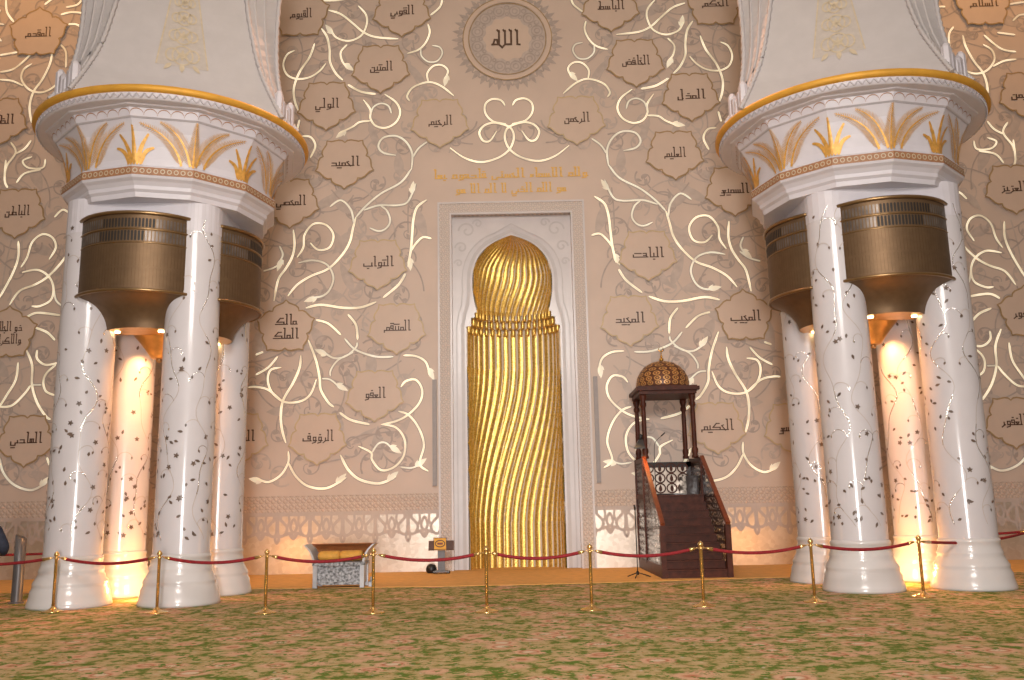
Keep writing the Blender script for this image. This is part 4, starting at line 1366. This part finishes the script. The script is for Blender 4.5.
for s, nm in ((0, 'l'), (1, 'r')):
    xa = X0 if s == 0 else X1 - .09
    mb = MB()
    mb.box(xa, xa + .09, Y0, Y1, 0, .26)
    mb.box(xa - .015, xa + .105, Y0 - .015, Y0 + .14, 0, NZ)
    mb.box(xa - .01, xa + .10, YP - .06, YP + .06, .2, 2.72)
    mb.box(xa - .01, xa + .10, Y1 - .12, Y1, .2, 2.78)
    mb.box(xa, xa + .09, YP, Y1, 1.74, 1.86); mb.box(xa, xa + .09, YP, Y1, 2.64, 2.76)
    pn = mb.build('side_frame', 'wood', mn)
    # pierced arabesque lattice
    mb = MB(); g = random.Random(21 + s)
    xm = xa + .045
    for layer, o_ in ((0, -.022), (1, .022)):
        mp = Lay(lambda u, v, q, o2=o_, x2=xm: (x2 + o2 + q * (1 if o2 > 0 else -1), u, v), 0)
        for yi in range(20):
            for zi in range(14):
                y = Y0 + .2 + yi * .19 + (.09 if zi % 2 else 0); z = .33 + zi * .17
                lim = rail_z(y) - .12 if y < YP else 2.6
                if z > lim - .05 or y > Y1 - .14 or (abs(y - YP) < .1): continue
                r = .085
                mb.ribbon([(y + r * math.cos(q * PI / 7) * (1 + .25 * math.cos(q * 2 * PI / 7)), z + r * math.sin(q * PI / 7)) for q in range(14)], .032, mp, 0, True)
                a = g.uniform(0, 6.28); mb.leaf(y, z, a, .1, .05, mp, 0, 4); mb.leaf(y, z, a + PI, .1, .05, mp, 0, 4)
    mb.build('pierced_panel', 'wood_dark', pn)
    if s == 0:
        mb = MB(); mb.poly([(xm + .03, Y0 + .12, .2), (xm + .03, YP, .2), (xm + .03, YP, 2.6), (xm + .03, Y0 + .12, NZ - .05)])
        mb.poly([(xm + .03, YP, .2), (xm + .03, Y1, .2), (xm + .03, Y1, 2.6), (xm + .03, YP, 2.6)])
        mb.build('added_reflector', 'mirror', pn)  # added reflector, throws wall light back through the lattice
    mb = MB()
    xc = xa + .045
    mb.obox((xc, Y0 - .03, NZ + .02), (xc, YP, 2.74 + .02), .10, .08)
    mb.build('handrail', 'wood_red', mn)
# back rest panel behind the platform: pale pierced screen
mb = MB(); mb.box(X0 + .09, X1 - .09, 23.95, 24.0, ZP, ZP + .05); mb.box(X0 + .09, X1 - .09, 23.95, 24.0, 2.56, 2.70)
for xx in (X0 + .09, X1 - .22): mb.box(xx, xx + .13, 23.95, 24.0, ZP, 2.7)
bkf = mb.build('back_screen', 'wood_dark', mn)
mb = MB(); mpz = Lay(lambda u, v, q: (u, 23.94 - q, v), 0)
for i in range(4):
    for j in range(3):
        cx_, cz_ = 3.52 + i * .3, 2.02 + j * .26
        mb.ribbon([(cx_ + .13 * math.cos(q * PI / 8), cz_ + .12 * math.sin(q * PI / 8)) for q in range(16)], .035, mpz, 0, True)
        mb.leaf(cx_, cz_ - .1, PI / 2, .2, .09, mpz, 0, 5)
mb.build('pierced_panel', 'wood', bkf)
mb = MB(); mb.box(X0 + .2, X1 - .2, 23.985, 23.99, ZP + .05, 2.56)
mb.build('pale_backing', 'dado', bkf)
# platform seat, a dark wood block
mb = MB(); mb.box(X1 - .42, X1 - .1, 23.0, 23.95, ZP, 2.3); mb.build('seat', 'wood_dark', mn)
# posts
for (x, y, zb) in ((3.30, 22.8, 2.74), (4.55, 22.8, 2.74), (3.30, 24.05, 2.78), (4.55, 24.05, 2.78)):
    mb = MB()
    mb.lathe([(.085, zb), (.085, zb + .05), (.06, zb + .09), (.082, zb + .16), (.082, zb + .22), (.055, zb + .28), (.062, zb + .32), (.058, 3.9), (.05, 4.02), (.08, 4.07), (.08, 4.13), (.055, 4.17), (.09, 4.28), (.09, 4.38)], x, y, 16)
    mb.build('canopy_post', 'wood', mn)
mb = MB(); mb.box(3.20, 4.65, 22.68, 24.15, 4.36, 4.45); mb.box(3.13, 4.72, 22.6, 24.2, 4.45, 4.54); mb.box(3.18, 4.67, 22.65, 24.17, 4.54, 4.57)
mb.build('canopy_frame', 'wood', mn)
DC = (3.925, 23.42)
dp = [(r_ * .90, 4.57 + (z_ - 4.66) * .96) for r_, z_ in [(.74, 4.66), (.76, 4.72), (.755, 4.82), (.72, 4.97), (.64, 5.12), (.52, 5.25), (.36, 5.35), (.18, 5.41), (.05, 5.43)]]
mb = MB(); mb.lathe(dp, DC[0], DC[1], 36)
dm = mb.build('dome', 'carve_dark', mn)
mb = MB()
def dmap(u, v):
    for (r0, z0), (r1, z1) in zip(dp[:-1], dp[1:]):
        if z0 <= v <= z1:
            r = r0 + (r1 - r0) * (v - z0) / (z1 - z0); break
    else: r = .06
    return (DC[0] + (r + .012) * math.cos(u), DC[1] + (r + .012) * math.sin(u), v + .008)
for ring, (zc, n) in enumerate(((4.66, 20), (4.78, 18), (4.91, 16), (5.03, 13), (5.14, 10), (5.23, 7))):
    for i in range(n):
        a = 2 * PI * (i + .5 * (ring % 2)) / n; k_ = 2 * PI / n
        h = .062 if ring < 3 else .045
        pts = [(a + k_ * .40 * math.cos(q * PI / 6), min(5.29, max(4.58, zc + h * math.sin(q * PI / 6)))) for q in range(12)]
        for q in range(12):
            (p0, q0), (p1, q1) = pts[q], pts[(q + 1) % 12]
            mb.poly([dmap(p0, q0), dmap(p1, q1), dmap(a + (p1 - a) * .62, zc + (q1 - zc) * .62), dmap(a + (p0 - a) * .62, zc + (q0 - zc) * .62)], 0)
        mb.poly([dmap(a, max(4.58, zc - h * .4)), dmap(a + k_ * .15, zc), dmap(a, min(5.29, zc + h * .4)), dmap(a - k_ * .15, zc)], 0)
mb.build('gilt_carving', 'carve_gold', dm)
mb = MB(); mb.ball((DC[0], DC[1], 5.35), .06); mb.ball((DC[0], DC[1], 5.44), .035); mb.lathe([(.012, 5.28), (.012, 5.58)], DC[0], DC[1], 8)
mb.tube([(DC[0] + .06 * math.cos(t), DC[1], 5.63 + .06 * math.sin(t)) for t in [PI / 2 + .5 + (2 * PI - 1.0) * i / 16 for i in range(17)]], lambda t: .004 + .014 * math.sin(PI * t), 6)
mb.build('crescent_finial', 'gold', mn)

# microphones and the small loudspeaker on the pulpit
mc = thing('gooseneck_microphone', 'thin black gooseneck microphone standing on the pulpit platform', 'microphone', (3.55, 23.0, ZP + .012))
mb = MB(); mb.lathe([(.07, 0), (.07, .02), (.02, .03)], 0, 0, 14); mb.build('base', 'black', mc)
mb = MB(); mb.tube(catmull([(0, 0, .02), (0, 0, .7), (.01, 0, 1.15), (.05, .0, 1.34), (.22, .0, 1.5)], 6), .008, 6); mb.build('neck', 'black', mc)
mb = MB(); mb.tube([(.2, 0, 1.485), (.3, 0, 1.57)], .016, 8); mb.build('capsule', 'black', mc)
ls = thing('floodlight', 'black floodlight clamped to the left pulpit canopy post', 'floodlight', (3.18, 22.78, 3.1)); ls.scale = (.8, .8, .8)
mb = MB(); mb.v = [(-.2, -.16, -.1), (.12, -.16, -.1), (.12, .1, -.1), (-.2, .1, -.1), (-.06, -.08, .16), (.08, -.08, .16), (.08, .06, .16), (-.06, .06, .16)]
for q in ((3, 2, 1, 0), (4, 5, 6, 7), (0, 1, 5, 4), (1, 2, 6, 5), (2, 3, 7, 6), (3, 0, 4, 7)): mb.face(q)
mb.build('housing', 'black', ls)
mb = MB(); mb.lathe([(.05, .14), (.05, .28), (.03, .34)], .02, 0, 10); mb.tube([(.02, 0, .3), (.09, 0, .3)], .02, 6); mb.build('clamp', 'black', ls)
mb = MB(); mb.box(-.22, .13, -.18, -.17, -.13, -.09); mb.build('visor', 'black', ls)
ms = thing('microphone_stand', 'slim black microphone stand on a tripod, left of the pulpit', 'microphone stand', (2.72, 20.85, .012))
mb = MB(); mb.lathe([(.012, .1), (.012, 1.55)], 0, 0, 8); mb.lathe([(.03, .06), (.03, .14)], 0, 0, 10); mb.build('pole', 'black', ms)
for k in range(3):
    a = .2 + k * 2 * PI / 3
    mb = MB(); mb.tube([(0, 0, .11), (.3 * math.cos(a), .3 * math.sin(a), .012)], .013, 6); mb.build('leg', 'black', ms)
mb = MB(); mb.tube([(0, 0, 1.5), (-.02, -.06, 1.6)], .022, 8); mb.build('microphone', 'black', ms)

# ------------------------------------------------------------------ silver book stand
ch = thing('book_stand', 'silver filigree stand with a flared carved top, left of the mihrab', 'stand', (-3.78, 19.95, .012))
def flat_box(x0, x1, y0, y1, z0, z1, name, m, par=ch):
    mb = MB(); mb.box(x0, x1, y0, y1, z0, z1); return mb.build(name, m, par)
for sx in (-1, 1):
    for sy in (-1, 1):
        flat_box(sx * .5 - .045, sx * .5 + .045, sy * .26 - .04, sy * .26 + .04, 0, .5, 'leg', 'silver_plain')
flat_box(-.46, .46, -.24, -.20, .10, .46, 'front_panel', 'silver')
flat_box(-.46, .46, .20, .24, .10, .46, 'back_panel', 'silver')
flat_box(-.52, -.49, -.24, .24, .10, .46, 'side_panel', 'silver_plain'); flat_box(.49, .52, -.24, .24, .10, .46, 'side_panel', 'silver_plain')
flat_box(-.46, .46, -.285, -.24, .06, .12, 'bottom_rail', 'silver')
flat_box(-.56, .56, -.31, .31, .46, .53, 'shelf', 'silver')
arc = catmull([(.50, .53), (.53, .64), (.60, .78), (.72, .90)], 5)
for s in (-1, 1):
    mb = MB()
    for (a, b), (c, d) in zip(arc[:-1], arc[1:]):
        for y in (-.31, .27):
            q = [(s * a, y, b), (s * (a + .045), y, b), (s * (c + .045), y, d), (s * c, y, d)]
            mb.poly(q); mb.poly([(x_, y + .04, z_) for x_, y, z_ in q])
        mb.poly([(s * a, -.31, b), (s * a, .31, b), (s * c, .31, d), (s * c, -.31, d)])
        mb.poly([(s * (a + .045), -.31, b), (s * (a + .045), .31, b), (s * (c + .045), .31, d), (s * (c + .045), -.31, d)])
    mb.build('flared_side', 'silver_plain', ch)
mb = MB()
for (a, b), (c, d) in zip(arc[:-1], arc[1:]): mb.poly([(-a, .29, b), (a, .29, b), (c, .29 + (d - .53) * .3, d), (-c, .29 + (d - .53) * .3, d)])
cb = mb.build('carved_back', 'carved_red', ch)
mb = MB()
for i in range(9):
    for r_ in (.062, .026):
        mb.ribbon([(-.54 + i * .135 + r_ * math.cos(q * PI / 6), .81 + r_ * math.sin(q * PI / 6)) for q in range(12)], .04, Lay(lambda u, v, q: (u, .275 + (v - .53) * .3 - q, v), 0), 0, True)
mb.ribbon([(-.64, .885), (.64, .885)], .022, Lay(lambda u, v, q: (u, .275 + (v - .53) * .3 - q, v), 0), 0)
mb.build('gilt_scrolls', 'scroll_gold', cb)
for xx, lab, wx in ((-.23, 'left of two gold brocade bundles lying in the silver book stand', .23), (.24, 'right of two gold brocade bundles lying in the silver book stand', .24)):
    mb = MB()
    prof = [(0.0, -.02), (.05, .0), (.14, .05), (.19, .12), (.16, .19), (.06, .225), (0, .23)]
    n = 10; rows = []
    for k in range(n + 1):
        u = -1 + 2 * k / n; sc_ = (1 - abs(u) ** 6) ** .5 * .25 + .75
        rows.append([mb.vert((u * wx, -.06 + .2 * sc_ * math.cos(q * 2 * PI / 14), .12 + .11 * sc_ * math.sin(q * 2 * PI / 14))) for q in range(14)])
    for a, b in zip(rows[:-1], rows[1:]):
        for q in range(14): mb.face((a[q], a[(q + 1) % 14], b[(q + 1) % 14], b[q]), 0, True)
    mb.face(rows[0][::-1]); mb.face(rows[-1])
    o = mb.build('cloth_bundle', 'cushion', None, (-3.78 + xx, 19.93, .545)); fix_normals(o)
    tag(o, lab, 'cloth bundle', 'gold cloth bundles')
mb = MB(); mb.box(-.05, .05, -.05, .05, 0, .1); mb.lathe([(.04, .1), (.02, .16), (.03, .2)], 0, 0, 10)
tag(mb.build('small_lamp', 'silver_plain', None, (-3.12, 19.9, .012)), 'small grey floor lamp beside the right leg of the silver book stand', 'lamp')

# ------------------------------------------------------------------ sign stand
sg = thing('sign_stand', 'small stand with a brown board and a square gold emblem plate', 'sign', (-1.9, 23.45, .012))
mb = MB(); mb.box(-.2, .2, -.16, .16, .03, .07); mb.build('base_plate', 'grey_metal', sg)
for sx in (-1, 1):
    mb = MB(); mb.ball((sx * .18, -.12, .03), .035, n=10, k=6); mb.ball((sx * .18, .12, .03), .035, n=10, k=6); mb.build('caster', 'black', sg)
mb = MB(); mb.box(-.09, .09, -.05, .05, .07, .62); mb.build('post', 'grey_metal', sg)
mb = MB(); mb.obox((0, -.10, .58), (0, -.02, .80), .64, .05, up=(0, 1, 0)); bd = mb.build('board', 'board', sg)
mb = MB(); mb.box(-.17, .13, -.16, -.13, .58, .88); mb.build('emblem_plate', 'gold_band', bd)
mb = MB()
mpq = Lay(lambda u, v, q: (u, -q, v), .164)
mb.ribbon([(-.02 + .12 * math.cos(q * PI / 12), .74 + .08 * math.sin(q * PI / 12)) for q in range(24)], .025, mpq, 0, True)
mb.ribbon([(-.09, .74), (.05, .74)], .05, mpq, 1)
mb.ribbon([(-.18, .60), (.14, .60), (.14, .88), (-.18, .88)], .018, mpq, 0, True)
mb.build('emblem', ['board', 'wood_red'], bd)
mb = MB(); mb.lathe([(.10, 0), (.13, .04), (.14, .12), (.10, .2), (.04, .23)], 0, 0, 14)
tag(mb.build('floor_spotlight', 'black', None, (-2.17, 23.6, .012)), 'small rounded black box on the floor beside the sign stand', 'spotlight')

# ------------------------------------------------------------------ grey bollards
def bollard(x, y, lean, label, h=1.24):
    root = thing('bollard', label, 'bollard', (x, y, 0), group='grey bollards')
    mb = MB(); n = 20
    rows = [[mb.vert((.10 * math.cos(2 * PI * i / n) + lean * z_, .10 * math.sin(2 * PI * i / n), z_ + (t * .05 * -math.cos(2 * PI * i / n)))) for i in range(n)] for z_, t in ((0.02, 0), (.6, 0), (h, 1))]
    for a, b in zip(rows[:-1], rows[1:]):
        for i in range(n): mb.face((a[i], a[(i + 1) % n], b[(i + 1) % n], b[i]), 0, True)
    mb.face(rows[-1]); mb.build('post', 'grey_metal', root)
    mb = MB(); mb.lathe([(.14, 0), (.14, .015), (.11, .03)], 0, 0, 20); mb.build('foot', 'grey_metal', root)
bollard(-9.55, 17.75, 0.0, 'grey upright bollard at the left frame edge beside the left column')
bollard(11.0, 18.6, 0.0, 'grey upright bollard at the right frame edge beyond the right column', 1.25)

# ------------------------------------------------------------------ person at the left edge
def skin_obj(name, joints, edges, m, parent=None, lev=2, root=0):
    me = bpy.data.meshes.new(name)
    me.from_pydata([j[:3] for j in joints], edges, [])
    o = bpy.data.objects.new(name, me); COL.objects.link(o)
    md = o.modifiers.new('Skin', 'SKIN'); md.use_smooth_shade = True
    if not me.skin_vertices:
        bpy.context.view_layer.objects.active = o
    for i, j in enumerate(joints):
        r = j[3] if isinstance(j[3], tuple) else (j[3], j[3])
        me.skin_vertices[0].data[i].radius = r
        me.skin_vertices[0].data[i].use_root = (i == root)
    o.modifiers.new('Sub', 'SUBSURF').levels = lev
    o.modifiers['Sub'].render_levels = lev
    me.materials.append(MT[m])
    if parent: o.parent = parent
    return o
per = thing('person', 'person in a dark navy jacket standing at the left edge, only the elbow in view', 'person', (-9.50, 16.5, 0))
J = [(0, 0, .95, .13), (0, 0, 1.18, .13), (0, 0, 1.40, .12), (0, 0.01, 1.50, .06), (0, .02, 1.58, .06), (0, .03, 1.66, .085), (0, .02, 1.74, .08),
     (.19, 0, 1.40, .055), (.34, -.04, 1.08, .045), (.20, .20, .98, .034), (.13, .27, .98, .03),
     (-.19, 0, 1.41, .055), (-.30, 0, 1.12, .043), (-.27, .08, .88, .034), (-.27, .12, .79, .03),
     (.10, 0, .90, .085), (.11, .01, .50, .062), (.11, -.02, .09, .045), (.11, .14, .045, .038),
     (-.10, 0, .90, .085), (-.11, .01, .50, .062), (-.11, -.02, .09, .045), (-.11, .14, .045, .038)]
Ed = [(0, 1), (1, 2), (2, 3), (3, 4), (4, 5), (5, 6), (2, 7), (7, 8), (8, 9), (9, 10), (2, 11), (11, 12), (12, 13), (13, 14), (0, 15), (15, 16), (16, 17), (17, 18), (0, 19), (19, 20), (20, 21), (21, 22)]
for (w, dx, dy, dz) in ((10, -.06, .035, -.01), (14, 0, .02, -.075)):
    wx_, wy_, wz_ = J[w][:3]
    for f in range(4):
        o_ = (f - 1.5) * .022
        L_ = (.85, 1.0, .95, .75)[f]
        a = len(J)
        J.append((wx_ + dx * .8, wy_ + dy * .8 + (o_ if dz < -.05 else 0), wz_ + dz * .8 + (o_ if dz > -.05 else 0), .010))
        J.append((wx_ + dx * 1.4 * L_, wy_ + dy * .9 + (o_ if dz < -.05 else 0), wz_ + dz * 1.6 * L_ + (o_ if dz > -.05 else 0), .008))
        Ed += [(w, a), (a, a + 1)]
    a = len(J); J.append((wx_ + dx * .2, wy_ + .035, wz_ + .02 + dz * .4, .010)); Ed.append((w, a))
skin_obj('body', J, Ed, 'skin', per, 2)
jk = [(0, 0, .86, (.185, .15)), (0, 0, 1.0, (.18, .145)), (0, 0, 1.18, (.175, .14)), (0, 0, 1.38, (.17, .12)), (0, .01, 1.475, .075),
      (.19, 0, 1.40, .085), (.34, -.04, 1.08, .115), (.20, .19, .98, .08), (-.19, 0, 1.41, .08), (-.30, 0, 1.12, .068), (-.27, .08, .90, .05)]
skin_obj('jacket', jk, [(0, 1), (1, 2), (2, 3), (3, 4), (3, 5), (5, 6), (6, 7), (3, 8), (8, 9), (9, 10)], 'navy', per, 2)
tr = [(0, 0, .93, (.16, .13)), (.10, 0, .82, .105), (.11, .01, .50, .085), (.11, -.02, .10, .075), (-.10, 0, .82, .105), (-.11, .01, .50, .085), (-.11, -.02, .10, .075)]
skin_obj('trousers', tr, [(0, 1), (1, 2), (2, 3), (0, 4), (4, 5), (5, 6)], 'trouser', per, 2)
for sx in (-1, 1):
    skin_obj('shoe', [(sx * .11, -.05, .05, .05), (sx * .11, .06, .045, .05), (sx * .115, .17, .038, .042)], [(0, 1), (1, 2)], 'black', per, 2)
mb = MB(); mb.ball((0, .0, 1.725), .105, sq=1.1); mb.build('hair', 'hair', per)
for sx in (-1, 1):
    mb = MB(); mb.ball((sx * .034, .108, 1.685), .011, n=8, k=5); mb.build('eye', 'eye', per)
    mb = MB(); mb.ball((sx * .09, .02, 1.665), .025, n=8, k=5, sq=1.4); mb.build('ear', 'skin', per)
mb = MB(); mb.tube([(0, .115, 1.68), (0, .14, 1.645), (0, .118, 1.635)], .012, 6); mb.build('nose', 'skin', per)
mb = MB(); mb.tube([(-.025, .112, 1.608), (0, .118, 1.606), (.025, .112, 1.608)], .006, 6); mb.build('mouth', 'brown_orn', per)

# ------------------------------------------------------------------ light
def area(name, loc, target, sx, sy, power, col):
    l = bpy.data.lights.new(name, 'AREA'); l.shape = 'RECTANGLE'; l.size = sx; l.size_y = sy; l.energy = power; l.color = col
    o = bpy.data.objects.new(name, l); COL.objects.link(o); o.location = loc
    o.rotation_euler = (Vector(target) - Vector(loc)).to_track_quat('-Z', 'Y').to_euler()
    return o
def spot(name, loc, target, power, col, ang=120, blend=.6, rad=.08):
    l = bpy.data.lights.new(name, 'SPOT'); l.energy = power; l.color = col; l.spot_size = math.radians(ang); l.spot_blend = blend; l.shadow_soft_size = rad
    o = bpy.data.objects.new(name, l); COL.objects.link(o); o.location = loc
    o.rotation_euler = (Vector(target) - Vector(loc)).to_track_quat('-Z', 'Y').to_euler()
    return o
area('flash_fill', (0, -4, 1.6), (0, 20, 1.6), 1.3, 2.9, 1900, (1, .96, .93))  # added frontal fill behind the camera, standing in for a flash
area('overhead_fill', (0, -3, 11), (0, 20, 4), 6, 4, 800, (1, .93, .87)).data.spread = math.radians(95)  # added soft fill, kept low so the columns shade the outer wall
area('chandelier_light', (0, 9, 20), (0, 23, 3), 6, 6, 300, (1, .70, .42))
for s in (-1, 1):
    area('outer_wall_warm_fill', (s * 14.5, 20.5, 18.5), (s * 13.5, 24.3, 4), 3, 2, 170, (1, .46, .11))  # unseen light added to turn the outer wall golden
    spot('arch_warm_fill', (s * 1.5, 20.5, 17.5), (s * 5.0, 18, 11.5), 2400, (1, .50, .30), 36, .8, .6)  # added warm spot, aimed to tint the arch chamfers pink
for cx in (CXL, CXR):
    sg_ = 1 if cx < 0 else -1
    for dx in (-.42, .42):
        for dy in (-.42, .42):
            spot('lamp_downlight', (cx + dx, CY + dy, 4.98), (cx + dx * 1.1, CY + dy * 1.1, 0), 120, (1, .44, .15), 150, .7, .06)
    spot('pillar_foot_fill', (cx, CY - .15, 4.98), (cx - sg_ * .35, CY + .25, 0), 900, (1, .47, .16), 75, .8, .1)  # extra spot added to brighten the pillar feet and floor
for cx in (CXL, CXR):
    l = bpy.data.lights.new('floor_uplight', 'POINT'); l.energy = 95; l.color = (1, .46, .14); l.shadow_soft_size = .12
    o = bpy.data.objects.new('floor_uplight', l); COL.objects.link(o); o.location = (cx, CY, .4)
for x_ in (-10, -4, 3, 10):
    spot('foot_light', (x_, 22.2, 3.2), (x_, 22.6, 0), 130, (1, .55, .2), 120, 1.0, .3)

w = bpy.data.worlds.new('hall_ambient'); SC.world = w; w.use_nodes = True
nt = w.node_tree; bg = nt.nodes['Background']
tc = N(nt, 'ShaderNodeTexCoord'); sp_ = N(nt, 'ShaderNodeSeparateXYZ'); nt.links.new(tc.outputs['Generated'], sp_.inputs['Vector'])
rp = ramp(nt, [(0, (.30, .20, .12)), (.5, (.40, .31, .25)), (.75, (.62, .50, .40)), (1, (.75, .58, .42))])
mr = N(nt, 'ShaderNodeMapRange'); mr.inputs['From Min'].default_value = -1; mr.inputs['From Max'].default_value = 1
nt.links.new(sp_.outputs['Z'], mr.inputs['Value']); nt.links.new(mr.outputs['Result'], rp.inputs['Fac']); nt.links.new(rp.outputs['Color'], bg.inputs['Color'])
bg.inputs['Strength'].default_value = .46

# ------------------------------------------------------------------ camera
cam = bpy.data.cameras.new('camera'); cam.sensor_width = 36; cam.lens = F / 1024 * 36; cam.clip_end = 200
co = bpy.data.objects.new('camera', cam); COL.objects.link(co)
back = -_f
M3 = Matrix((CR, CU, back)).transposed()
co.matrix_world = Matrix.Translation((0, 0, EYE)) @ M3.to_4x4()
SC.camera = co
SC.view_settings.view_transform = 'Standard'
SC.view_settings.look = 'None'
SC.view_settings.exposure = 0
SC.view_settings.gamma = 1
try:
    SC.cycles.use_denoising = True
    SC.cycles.sample_clamp_indirect = 8
except Exception: pass
